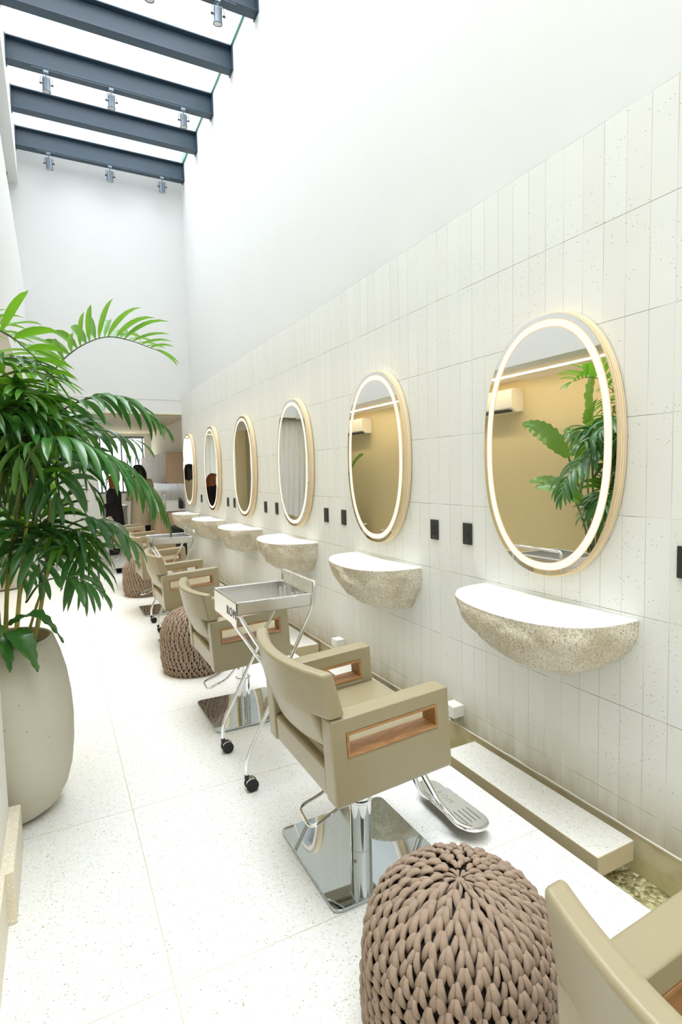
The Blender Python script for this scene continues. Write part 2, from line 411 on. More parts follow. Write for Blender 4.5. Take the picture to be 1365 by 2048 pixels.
# channel wall below the cladding, slightly ragged top lip
mb.box((2.03, Y0, -.4), (2.3, 9.92, .012)); struct('trim_3', mb, M_duct)
lip = [(2.006, Y0+i*.06) for i in range(int((9.92-Y0)/.06)+1)]
mb = MB(); rows = []
for x, y in lip:
    j = .004*noise.noise(Vector((y*6, 0, 0))); h = .010+.005*noise.noise(Vector((y*9, 5, 0)))
    rows.append([(2.034, y, .002), (2.026+j*.6, y, .002), (2.025+j*.6, y, h), (2.034, y, h+.004)])
mb.grid(rows, True); struct('trim_4', mb, M_cream)
struct('wall_right', MB().box((WX, Y0, .012), (2.19, YH, 2.87)), M_tile)
struct('wall_right_upper', MB().box((PXW, Y0, 2.5), (2.45, YH, 7.1)), M_plaster)
struct('wall_back', MB().box((-1.4, YB, 2.80), (2.25, YH+.18, 7.1)), M_plaster)
struct('wall_back_header', MB().box((-1.4, YH+.004, 2.56), (2.25, YH+.18, 2.798)), M_plaster)
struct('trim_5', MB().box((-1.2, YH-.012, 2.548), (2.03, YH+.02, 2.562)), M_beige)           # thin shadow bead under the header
struct('wall_front', MB().box((-.5, Y0-.2, -.3), (2.45, Y0, 7.1)), M_cream)
struct('wall_left', MB().box((-.5, Y0, 0), (-.23, 2.50, 7.1)), M_cream)
struct('baseboard_left', MB().box((-.5, 2.10-.0, 0), (-.19, 2.54, .185)), M_skirt, bevel=.004)
struct('baseboard_side', MB().box((-.24, Y0, 0), (-.215, 2.10, .185)), M_skirt)
struct('wall_left_header', MB().box((-.45, 2.3, 2.53), (LX, YB, 4.34)), M_plaster)
struct('wall_left_clerestory', MB().box((-.66, 2.3, 4.34), (-.38, YB, 5.95)), M_plaster)
struct('trim_6', MB().box((-.38, YB-.30, 4.34), (-.365, YB-.28, 5.95)), M_black)
struct('wall_left_fascia', MB().box((-.66, 2.3, 5.95), (LX, YB, 7.1)), M_plaster)
struct('wall_left_side', MB().box((-1.4, 2.0, 0), (-1.2, 10.9, 2.9)), M_beige)
struct('wall_left_end', MB().box((-1.4, 2.0, 0), (-.45, 2.2, 2.9)), M_beige)
struct('ceiling', MB().box((-1.4, 2.0, 2.56), (-.40, YH+.1, 2.75)), M_ceil)
# back room
struct('ceiling_back_room', MB().box((-2.2, YH+.1, 2.56), (2.5, YE+.2, 2.75)), M_ceil)
struct('wall_back_room_right', MB().box((2.2, YH, 0), (2.4, YE+.2, 2.6)), M_cream)
struct('wall_back_room_left', MB().box((-2.2, 10.9, 0), (-2.0, 11.3, 2.6)).box((-2.2, 14.3, 0), (-2.0, YE+.2, 2.6)).box((-2.2, 11.3, 0), (-2.0, 14.3, .1)).box((-2.2, 10.7, 0), (-1.2, 10.9, 2.6)), M_beige)
struct('wall_back_room_end', MB().box((-2.2, YE, 0), (-1.8, YE+.2, 2.6)).box((.45, YE, 0), (.55, YE+.2, 2.6)).box((-1.8, YE, 0), (.45, YE+.2, .1)).box((2.05, YE, 0), (2.4, YE+.2, 2.6)).box((.55, YE, 0), (2.05, YE+.2, 1.1)).box((.55, YE, 2.5), (2.05, YE+.2, 2.6)), M_white)
wf = struct('window_16', MB().box((.55, YE+.09, 1.1), (2.05, YE+.1, 2.5)), M_glass)
fr_ = MB()
for x in (.55, 1.02, 1.5, 2.0): fr_.box((x, YE+.07, 1.1), (x+.03, YE+.12, 2.5))
fr_.box((.55, YE+.05, 1.1), (2.05, YE+.12, 1.15)).box((.55, YE+.05, 2.45), (2.05, YE+.12, 2.5))
fo = fr_.build('window_frame', M_lampbody, wf, smooth=False)
struct('window_17', MB().box((-2.11, 11.3, .1), (-2.10, 14.3, 2.56)), M_glass)
struct('window_18', MB().box((-1.8, YE+.09, .1), (.45, YE+.1, 2.56)), M_glass)
struct('wall_back_room_partition', MB().box((-.30, 13.0, 0), (-.20, 13.9, 2.56)), M_beige)
# roof: solid edges around the glass
struct('ceiling_roof_edge', MB().box((-1.4, Y0-.2, 7.1), (LX, YH+.2, 7.2)).box((PXW, Y0-.2, 7.1), (2.45, YH+.2, 7.2)), M_plaster)
ys = [-3.44]+[5.96-.94*k for k in range(9, 0, -1)]+[5.96, 6.90, 7.84, 8.78, 9.72]
for i in range(len(ys)-1):
    g = struct('window_%d' % (i+1), MB().box((LX, ys[i]+.006, ROOF), (PXW-.022, ys[i+1]-.006, ROOF+.014)), M_glass)
    e = MB().box((PXW-.022, ys[i]+.006, ROOF-.006), (PXW-.002, ys[i+1]-.006, ROOF+.10)).build('glass_edge', M_gedge, g, smooth=False)
g = struct('window_15', MB().box((LX, 9.726, ROOF), (PXW-.022, YH, ROOF+.014)), M_glass)

# roof beams
def make_beam():
    r = empty('roof_beam', (0, 0, 0))
    m = MB(); L0, L1 = LX, PXW
    m.box((L0, -.006, .014), (L1, .006, .246)).build('web', M_beam, r, smooth=False)
    MB().box((L0, -.062, .248), (L1, .062, .262)).build('top_flange', M_beam, r, bevel=.002)
    MB().box((L0, -.062, 0), (L1, .062, .014)).build('bottom_flange', M_beam, r, bevel=.002)
    for x in (L0+.006, L1-.006):
        MB().box((x-.006, -.075, -.012), (x+.006, .075, .262)).build('end_plate', M_beam, r, smooth=False)
    return r
beam0 = make_beam(); first = True
# only those the photograph shows carry labels that point at them
blab = {5.96: 'blue grey steel roof beam nearest the camera, cut off at the top edge', 6.9: 'blue grey steel roof beam, the second from the top of the picture',
        7.84: 'blue grey steel roof beam carrying three spotlights above open skylight', 8.78: 'blue grey steel roof beam without lights, second from the end wall',
        9.72: 'blue grey steel roof beam against the end wall, holding three spotlights'}
for y in ys[1:]:
    b = beam0 if first else copy_tree(beam0); first = False
    b.location = (0, y, 6.382); b.scale = (1, 1.06, 1.05)
    T(b, blab.get(round(y, 2), 'blue grey steel roof beam overhead, behind the camera'), 'beam', 'roof beams')

# track and spotlights
def make_spot():
    r = empty('track_spotlight', (0, 0, 0))
    MB().box((-.022, -.016, -.022), (.022, .016, 0)).cyl((0, 0, -.05), (0, 0, -.02), .007, 10).build('adapter', M_lampbody, r)
    MB().tube(arc_path([(-.05, 0, -.125), (-.05, 0, -.055), (.05, 0, -.055), (.05, 0, -.125)], .03), .004, 8).build('yoke', M_lampbody, r)
    b = MB().lathe([(.012, .0), (.034, -.004), (.037, -.016), (.037, -.105), (.040, -.112), (.040, -.122), (.034, -.122), (.034, -.11)], 28)
    k = Matrix.Rotation(math.radians(12), 4, 'X'); b.move(Matrix.Translation((0, 0, -.065)) @ k)
    b.build('lamp_body', M_lampbody, r)
    l = MB().lathe([(.0335, -.112), (.033, -.118), (.001, -.119)], 24); l.move(Matrix.Translation((0, 0, -.065)) @ k)
    l.build('lens', M_bulb, r)
    
    for q in (-1, 1): MB().cyl((.038*q, 0, -.125), (.06*q, 0, -.125), .009, 12).build('pivot_knob', M_black, r)
    return r
sp0 = make_spot(); first = True
place = {5.96: (.32, 1.08, 1.755), 7.84: (.175, .90, 1.79), 9.72: (.19, 1.04, 1.83)}
pos_name = {7.84: ['silver spotlight at the left end of the middle lit beam', 'silver spotlight in the centre of the middle lit beam', 'silver spotlight at the wall end of the middle lit beam'],
            9.72: ['silver spotlight at the left end of the end wall beam', 'silver spotlight in the centre of the end wall beam', 'silver spotlight at the mirror wall end of the end wall beam'],
            5.96: ['silver spotlight on the nearest beam, left of the frame', 'silver spotlight on the nearest beam, above the frame', 'silver spotlight hanging at the top edge from the nearest beam']}
for y, xs in place.items():
    tr = MB().box((.02, -.017, -.018), (1.95, .017, 0)).build('light_track', M_beam, smooth=False); tr.location = (0, y-.045, 6.382)
    T(tr, {5.96: 'slim dark track under the nearest roof beam', 7.84: 'slim dark track under the beam with three spotlights over open sky', 9.72: 'slim dark track under the beam against the end wall'}[y], 'light track', 'light tracks')
    for x, lab in zip(xs, pos_name[y]):
        s_ = sp0 if first else copy_tree(sp0); first = False
        s_.scale = (1.25, 1.25, 1.2); s_.location = (x, y-.045, 6.364); s_.rotation_euler = (0, 0, random.uniform(-.2, .2)); T(s_, lab, 'spotlight', 'track spotlights')

# low ceiling led strips
for i, (ya, yb) in enumerate(((2.3, 4.28), (4.32, 6.9), (6.94, 9.6))):
    r = MB().box((-.80, ya, 2.550), (-.77, yb, 2.5605)).build('ceiling_light_strip', M_strip, smooth=False)
    T(r, ['warm linear ceiling light in the low ceiling, nearest strip', 'warm linear ceiling light in the low ceiling, middle strip', 'warm linear ceiling light in the low ceiling, farthest strip'][i], 'ceiling light', 'linear ceiling lights')

# ------------------------------------------------------------------ water channel
o = MB(); rows = []
random.seed(5)
o.grid([[(1.716+(2.029-1.716)*i/12, Y0+.0+(9.9-Y0)*j/240, -.165+.012*noise.noise(Vector((i*.9, j*.7, 0)))) for i in range(13)] for j in range(241)])
g = o.build('gravel_bed', M_pebble); T(g, 'olive pebble gravel lying in the water channel', 'gravel', kind='stuff')
o = MB(); o.grid([[(1.716, Y0, -.085), (2.029, Y0, -.085)], [(1.716, 9.91, -.085), (2.029, 9.91, -.085)]]); o = o.build('channel_water', M_water, smooth=False)
T(o, 'clear shallow water in the channel along the tiled wall', 'water', kind='stuff')
slabn = ['under the front edge of the picture', 'beneath the nearest mirror, ending at the open gravel', 'beneath the second mirror, behind the nearest chair', 'beneath the third mirror, beside the second chair',
         'beneath the fourth mirror', 'beneath the fifth mirror', 'beneath the farthest mirror']
sl = None
for i, y in enumerate((.35-.03, 1.84, 3.34, 4.83, 6.34, 7.84, 9.2)):
    if sl is None:
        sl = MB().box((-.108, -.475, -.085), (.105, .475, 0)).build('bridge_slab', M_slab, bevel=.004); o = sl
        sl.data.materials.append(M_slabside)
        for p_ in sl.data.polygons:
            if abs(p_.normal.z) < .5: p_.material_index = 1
    else: o = sl.copy(); COL.objects.link(o)
    o.location = (1.884, y, .002); T(o, 'terrazzo slab over the water channel '+slabn[i], 'slab', 'terrazzo slabs over the channel')
    if i == 0: pass
# supports hidden under the slabs rest on the channel bed
# chrome spouts on the ledge
spo = None
for y, lb in ((2.50, 'small bright spout box at the wall foot behind the nearest chair'), (3.98, 'small bright spout box at the wall foot right of the trolley'), (5.5, 'small bright spout box at the wall foot by the third chair')):
    if spo is None:
        spo = empty('water_spout', (0, 0, 0))
        MB().box((-.075, -.045, .02), (.0, .045, .085)).build('spout_box', M_white, spo, smooth=False)
        MB().box((-.045, -.02, -.02), (-.005, .02, .03)).build('bracket', M_steel, spo, smooth=False); o = spo
    else: o = copy_tree(spo)
    o.location = (WX, y, .06); T(o, lb, 'spout', 'wall foot spouts')

# ------------------------------------------------------------------ mirrors
def oval(a, b, n=96, e=2.25, off=0.):
    P = []
    for k in range(n):
        t = 2*PI*k/n; cx, sx = math.cos(t), math.sin(t)
        P.append([(a-off)*math.copysign(abs(cx)**(2/e), cx), (b-off)*math.copysign(abs(sx)**(2/e), sx)])
    return P
def make_mirror():
    r = empty('lit_mirror', (0, 0, 0)); A, B = .388, .592
    MB().prism(oval(A, B), -.006, -.040, 'yz').build('back_frame', M_ply, r, bevel=.003)
    MB().prism(oval(A, B, off=.006), -.041, -.052, 'yz').build('front_frame', M_ply, r, bevel=.002)
    MB().prism(oval(A, B, off=.009), -.0525, -.0555, 'yz').build('mirror_glass', M_mirror, r, smooth=False)
    MB().ringprism(oval(A, B, off=.033), oval(A, B, off=.063), -.0557, -.0572, 'yz').build('light_ring', M_led, r, smooth=False)
    g_ = MB().ringprism(oval(A, B, off=.0300), oval(A, B, off=.0328), -.0557, -.0568, 'yz').ringprism(oval(A, B, off=.0632), oval(A, B, off=.066), -.0557, -.0568, 'yz').build('ring_border', M_ledge, r, smooth=False)
    return r
mr0 = make_mirror()
mlab = ['nearest and largest oval mirror with glowing ring on oak frame', 'second oval backlit mirror from the front, air conditioner reflected in it', 'third oval lit mirror from the front, curtain reflected in it',
        'fourth oval lit mirror from the front, green window strip reflected in it', 'fifth oval lit mirror, second from the far end of the wall', 'farthest and smallest looking oval lit mirror by the back room', 'oval lit mirror on the tiled wall behind the frame edge']
for i, y in enumerate((1.832, 3.325, 4.81, 6.335, 7.83, 9.30)):
    o = mr0 if i == 0 else copy_tree(mr0)
    o.location = (WX, y, 1.592); T(o, mlab[i], 'mirror', 'oval lit mirrors')

# ------------------------------------------------------------------ stone shelves
def make_shelf(seed, wid=.44, dep=.40, h=.25, blunt=False):
    r = empty('stone_shelf', (0, 0, 0)); rnd = random.Random(seed)
    n, q = 96, 36; rows = []
    sk = rnd.uniform(-.08, .08)
    def rim(t):  # t 0..1 from far wall end to near wall end
        a = PI*t
        e = .62
        y = math.cos(a); x = -math.sin(a)**e
        x *= 1-.10*math.cos(a*1+sk*8) * 1
        return Vector((x*dep, y*wid+.03*sk*math.sin(a), 0))
    for j in range(q+1):
        v = j/q; row = []
        for i in range(n+1):
            p = rim(i/n); ph = v*PI/2*.985
            sc = math.cos(ph)**.72; z = -h*math.sin(ph)**1.05
            yy = p.y*((.35+.65*sc) if blunt else (.12+.88*math.cos(ph)**.95)); xx = p.x*(.30+.70*sc) if v < 1 else p.x*.3
            z *= 1-.12*(p.y/wid); yy -= .05*v*v*wid; P = Vector((xx, yy, z)); N = Vector((p.x, p.y*.7, -.3*v)).normalized()
            if v > .03:
                k = min(1, v*6)
                d = .030*noise.noise(Vector((P.x*6+seed*3, P.y*5, P.z*7)))+.012*noise.noise(Vector((P.x*17, P.y*17+seed, P.z*17)))+.005*noise.noise(Vector((P.x*50, P.y*50+seed, P.z*50)))
                chip = noise.noise(Vector((P.y*3.2+seed*9, P.z*3, 1.7)))
                d -= .09*max(0, chip-.22)
                P += N*d*k
            P.x = min(P.x, 0.0)
            row.append(P)
        rows.append(row)
    m = MB(); V = m.grid(rows)
    m.bm.faces.new(V[-1]); 
    body = m.build('stone_body', M_stone, r, angle=180)
    top = MB(); R = [rim(i/n)*.985 for i in range(n+1)]
    a = [top.bm.verts.new((p.x, p.y, .004)) for p in R]; b = [top.bm.verts.new((p.x*1.012, p.y*1.008, -.004)) for p in R]
    top.bm.faces.new(a); 
    for i in range(n): top.bm.faces.new((a[i], a[i+1], b[i+1], b[i]))
    top.build('shelf_top', M_stonetop, r, angle=60)
    return r
slab_lab = ['nearest rough granite wall shelf, white flat top, under the largest mirror', 'second granite wall shelf from the front, with a chipped near corner', 'third granite wall shelf from the front, behind the trolley handle',
            'fourth granite wall shelf from the front, pale top', 'fifth granite wall shelf, second from the far end', 'farthest granite wall shelf beside the back room']
for i, (y, sd, wd, dp) in enumerate(((1.83, 1, .445, .42), (3.28, 8, .43, .40), (4.85, 5, .45, .38), (6.31, 13, .45, .38), (7.78, 21, .44, .37), (9.25, 34, .42, .36))):
    o = make_shelf(sd, wd, dp, .25, i in (1, 2)); o.location = (WX-.001, y, .885); T(o, slab_lab[i], 'shelf', 'granite wall shelves')

# ------------------------------------------------------------------ outlets
def make_outlet(two):
    r = empty('power_outlet', (0, 0, 0))
    MB().box((-.010, -.037, -.06), (0, .037, .06)).build('cover_plate', M_outlet, r, bevel=.004)
    zs = (.018, -.018) if two else (0,)
    for z in zs:
        pts = [(.019*math.cos(2*PI*k/6), z+.012*math.sin(2*PI*k/6)) for k in range(6)]
        MB().prism(pts, -.0102, -.0125, 'yz').build('socket', M_black, r)
    MB().cyl((-.0125, 0, -.042), (-.010, 0, -.042), .003, 10).build('indicator', M_steel, r)
    return r
oa = ob = None
for i, (y, two, lb) in enumerate(((1.20, True, 'black outlet at the right edge, near side of the largest mirror'), (2.407, False, 'black outlet plate just left of the largest mirror'), (2.708, True, 'black double outlet to the right of the second mirror'),
        (3.891, False, 'black outlet plate just left of the second mirror'), (4.209, True, 'black double outlet to the right of the third mirror'), (5.38, False, 'black outlet plate just left of the third mirror'),
        (5.72, True, 'black double outlet to the right of the fourth mirror'), (6.89, False, 'black outlet plate half behind the fourth mirror'), (7.187, True, 'black double outlet to the right of the fifth mirror'), (8.66, True, 'black outlet to the right of the farthest mirror'))):
    if two: o = copy_tree(oa) if oa else make_outlet(True); oa = oa or o
    else: o = copy_tree(ob) if ob else make_outlet(False); ob = ob or o
    o.location = (WX, y, 1.142); T(o, lb, 'outlet', 'black wall outlets')

# ------------------------------------------------------------------ salon chairs
A_T = math.radians(3.3)
def tilt(dz=0.): return Matrix.Translation((-.255, 0, .405)) @ Matrix.Rotation(-A_T, 4, 'Y')
def rect(u0, v0, u1, v1): return [(u0, v0), (u1, v0), (u1, v1), (u0, v1)]
def make_chair():
    r = empty('salon_chair', (0, 0, 0))
    TM = tilt()
    for sgn, nm in ((-1, 'side_panel'), (1, 'side_panel')):
        y0, y1 = (.235, .312) if sgn > 0 else (-.312, -.235)
        m = MB(); m.ringprism(rect(0, 0, .470, .300), rect(.057, .165, .413, .245), y0, y1, 'xz'); m.move(TM)
        p = m.build('side_panel', M_vinyl, r, bevel=.011, seg=4)
        m = MB(); m.ringprism(rect(.055, .163, .415, .247), rect(.0635, .172, .4065, .238), y0-.0015, y1+.0015, 'xz'); m.move(TM)
        m.build('wood_inlay', M_wood, p, bevel=.0012, seg=2)
    m = MB().box((.004, -.2345, .004), (.455, .2345, .112)); m.move(TM); m.build('seat_base', M_vinyl, r, bevel=.012)
    m = MB().box((.03, -.230, .100), (.475, .230, .150)); m.move(TM); m.build('seat_cushion', M_vinyl, r, bevel=.022, seg=5)
    # curved back: upper part spans the arms, tongue hangs between them
    bulge = .062
    def ru(v): return -.020*(v-.30)/.15 - .0+(.030 if v < .3 else 0)*(.3-v)/.14
    def section(y, vlo, vhi):
        b = -bulge*(1-(y/.312)**2); pts = []
        tb, tt = .072, .048
        vs = [vlo+(vhi-vlo)*k/6 for k in range(7)]
        for v in vs: pts.append((ru(v)+b, y, v))
        for v in vs[::-1]:
            th = tb+(tt-tb)*(v-.16)/.30; pts.append((ru(v)+b+th, y, v))
        return pts
    m = MB(); N = 28; secs = []
    for k in range(N+1):
        y = -.312+.624*k/N
        secs.append(section(y, .302, .462))
    V = m.grid(secs, True); m.bm.faces.new(V[0]); m.bm.faces.new(V[-1][::-1]); m.move(TM)
    b = m.build('backrest', M_vinyl, r, bevel=.014, seg=4, angle=50)
    m = MB(); secs = []
    for k in range(N+1):
        y = -.233+.466*k/N
        lo = .175
        secs.append(section(y, lo, .32))
    V = m.grid(secs, True); m.bm.faces.new(V[0]); m.bm.faces.new(V[-1][::-1]); m.move(TM)
    m.build('lower_backrest', M_vinyl, r, bevel=.012, seg=4, angle=50)
    # base
    n = 6; P = []
    for cx, cy, a0 in ((.215, .225, 0), (-.215, .225, 90), (-.215, -.225, 180), (.215, -.225, 270)):
        for k in range(n+1):
            a = math.radians(a0+90*k/n); P.append((cx+.03*math.cos(a), cy+.03*math.sin(a)))
    MB().prism(P, .002, .014).build('base_plate', M_plate, r, bevel=.003, seg=2)
    MB().lathe([(.044, .014), (.044, .205), (.047, .207), (.047, .215), (.040, .217), (.040, .36)], 40).build('hydraulic_column', M_chrome, r, bevel=.001)
    MB().box((-.09, -.055, .355), (.09, .055, .372)).box((-.02, -.09, .352), (.02, .09, .366)).box((-.12, -.012, .345), (-.05, .012, .36)).box((-.10, -.14, .370), (.12, .14, .392)).build('seat_mount', M_black, r, bevel=.002)
    MB().tube(arc_path([(.0, .06, .36), (-.12, .062, .24), (-.235, .070, .205), (-.248, -.075, .205), (-.12, -.062, .24), (.0, -.06, .36)], .04), .0065, 10).build('pump_lever', M_chrome, r)
    # footrest
    f = MB()
    f.tube(arc_path([(.10, .05, .385), (.21, .05, .375), (.335, .055, .10), (.40, .05, .055)], .05), .013, 12)
    f.tube(arc_path([(.10, -.04, .385), (.21, -.04, .375), (.345, -.06, .11), (.37, -.155, .062), (.42, -.19, .052)], .06), .013, 12)
    f.build('footrest_arm', M_chrome, r)
    pl = []
    for cx, cy, a0 in ((.44, .125, 0), (.44, -.15, 180)):
        for k in range(13):
            a = math.radians(a0+180*k/12); pl.append((cx+.062*math.cos(a)*(1 if a0 else .85), cy+.06*math.sin(a)))
    fp = MB().prism(pl, .052, .066).build('footplate', M_fplate, r, bevel=.005, seg=3)
    rim = [(x, y, .058) for x, y in pl]
    MB().tube(rim, .008, 8, closed=True).build('footplate_rim', M_chrome, fp)
    g = MB()
    for k in range(4): g.box((.405+.022*k, -.165, .0655), (.407+.022*k, -.075, .0668))
    g.build('grip_line', M_black, fp, smooth=False)
    text_mesh('ROM', .042, .0004, 'engraved_letters', M_steel, fp, Matrix.Translation((.44, .03, .0664)) @ Matrix.Rotation(-PI/2, 4, 'Z'))
    return r
ch0 = make_chair()
clab = ['khaki salon chair cropped by the lower right corner, behind the big pouf', 'nearest full khaki salon chair, its footrest showing on the floor', 'second khaki salon chair, behind the chrome trolley and beside a pouf',
        'third khaki salon chair, between two poufs', 'fourth khaki salon chair, behind the far trolley', 'fifth khaki salon chair, beside the small far pouf', 'farthest khaki salon chair, next to the curtain']
chairs = ((.93, .27, 0, .0), (1.012, 1.86, 0, 0), (1.005, 3.375, 0, -.028), (1.01, 4.97, 0, -.015), (1.035, 6.43, 0, 0), (1.04, 7.95, 0, .0), (1.05, 9.42, -.05, 0))
for i, (x, y, rz, dz) in enumerate(chairs):
    o = ch0 if i == 0 else copy_tree(ch0); o.location = (x, y, 0); o.rotation_euler = (0, 0, rz)
    T(o, clab[i], 'chair', 'khaki salon chairs')
    if dz:
        for c_ in o.children:
            if c_.name.split('.')[0] in ('side_panel', 'seat_base', 'seat_cushion', 'backrest', 'lower_backrest', 'seat_mount'): c_.location.z += dz

# ------------------------------------------------------------------ knitted poufs
def make_pouf(R=.236, Hh=.468):
    r = empty('knitted_pouf', (0, 0, 0)); rnd = random.Random(11)
    def prof(t):   # t 0 centre top .. 1 bottom edge, arc length style
        pts = []
        return pts
    # superellipse like meridian
    P = []
    K = 400
    for k in range(K+1):
        a = PI/2*k/K
        P.append((R*math.sin(a)**.62, Hh*.42*math.cos(a)**.9))
    top_h = Hh*.42
    M_ = [(x, Hh-top_h+z) for x, z in P]
    zlow = Hh-top_h
    for k in range(1, 120): 
        z = zlow*(1-k/120); x = R*(1-.10*max(0, (k/120-.55)/.45)**2) ; M_.append((x+.004*math.sin(k/120*PI), z))
    M_.append((R*.86, .004))
    L = [0]
    for a, b in zip(M_, M_[1:]): L.append(L[-1]+math.hypot(b[0]-a[0], b[1]-a[1]))
    def at(sv):
        import bisect
        i = min(max(bisect.bisect(L, sv)-1, 0), len(M_)-2); f = (sv-L[i])/max(1e-9, L[i+1]-L[i]); f = min(max(f, 0), 1)
        a, b = M_[i], M_[i+1]; x = a[0]+(b[0]-a[0])*f; z = a[1]+(b[1]-a[1])*f
        tx, tz = b[0]-a[0], b[1]-a[1]; l = math.hypot(tx, tz) or 1
        return x, z, tx/l, tz/l
    bm = bmesh.new(); uvl = bm.loops.layers.uv.new('UVMap')
    def lobe(ang0, ang1, s0, s1, w_, h_, ph):
        ns, nr = 7, 7; rings = []
        cen = []
        for k in range(ns):
            f = k/(ns-1); sv = s0+(s1-s0)*f; a = ang0+(ang1-ang0)*(f**1.4)
            x, z, tx, tz = at(max(sv, 0.0)); nx, nz = -tz, tx
            if nz < 0 and nx < 0: nx, nz = -nx, -nz
            hgt = h_*(math.sin(PI*min(1, f*.9+.1))**.9) - .016*f+.004
            rr = x+nx*hgt
            cen.append((Vector((rr*math.cos(a), rr*math.sin(a), z+nz*hgt)), Vector((nx*math.cos(a), nx*math.sin(a), nz)), w_*(.50+.62*math.sin(PI*(f*.9+.05)))))
        for k in range(ns):
            p, nn, ww = cen[k]; d = (cen[min(k+1, ns-1)][0]-cen[max(k-1, 0)][0])
            d = d.normalized() if d.length > 1e-7 else Vector((1, 0, 0)); bb = d.cross(nn).normalized(); n2 = bb.cross(d)
            rings.append([bm.verts.new(p+(bb*math.cos(2*PI*q/nr+ph)*ww+n2*math.sin(2*PI*q/nr+ph)*ww*.72)) for q in range(nr)])
        for k in range(ns-1):
            for q in range(nr):
                fc = bm.faces.new((rings[k][q], rings[k][(q+1) % nr], rings[k+1][(q+1) % nr], rings[k+1][q])); fc.smooth = True
                for lp, (u, v) in zip(fc.loops, ((q, k), (q+1, k), (q+1, k+1), (q, k+1))): lp[uvl].uv = (u/nr*3.0, v*.12)
        for rg in (rings[0][::-1], rings[-1]): bm.faces.new(rg).smooth = True
    step = .027; total = L[-1]; sv = .012; row = 0
    while sv < total-.004:
        x, z, _, _ = at(sv+step*.5)
        n = max(8, min(40, int(round(2*PI*x/.037))))
        dang = 2*PI/n; rowj = rnd.uniform(-.3, .3)*dang*.5
        for k in range(n):
            a = k*dang+(row*.03)+rowj+rnd.uniform(-.08, .08)*dang
            w_ = x*dang*.222+.0005; st = step*1.75
            sj = sv+rnd.uniform(-.0025, .0025)
            lobe(a-dang*.40, a-dang*.10, sj, sj+st, w_*rnd.uniform(.85, 1.2), .0115*rnd.uniform(.7, 1.3), rnd.random())
            lobe(a+dang*.40, a+dang*.08, sj+.002, sj+st, w_*rnd.uniform(.85, 1.05), .0085*rnd.uniform(.7, 1.2), rnd.random())
        sv += step; row += 1
    # centre knot
    for k in range(9): lobe(2*PI*k/9, 2*PI*k/9+.1, .0, .026, .0045, .006, 0)
    me = bpy.data.meshes.new('knitted_cover'); bm.to_mesh(me); bm.free(); me.materials.append(M_knit)
    o = bpy.data.objects.new('knitted_cover', me); COL.objects.link(o); o.parent = r
    core = MB().lathe([(max(.0005, x-.004), max(.001, z-.004)) for x, z in M_[::12]], 48).build('cushion_core', M_core, r)
    return r
pf0 = make_pouf()
for i, (x, y, lb) in enumerate(((.85, 1.05, 'large taupe knitted pouf in the foreground at the bottom of the picture'), (.905, 4.31, 'mid distance taupe knitted pouf, behind the second chair'), (.955, 7.42, 'small far taupe knitted pouf, beside the fifth chair'))):
    o = pf0 if i == 0 else copy_tree(pf0); o.location = (x, y, 0); o.rotation_euler = (0, 0, i*.7); T(o, lb, 'pouf', 'knitted poufs')

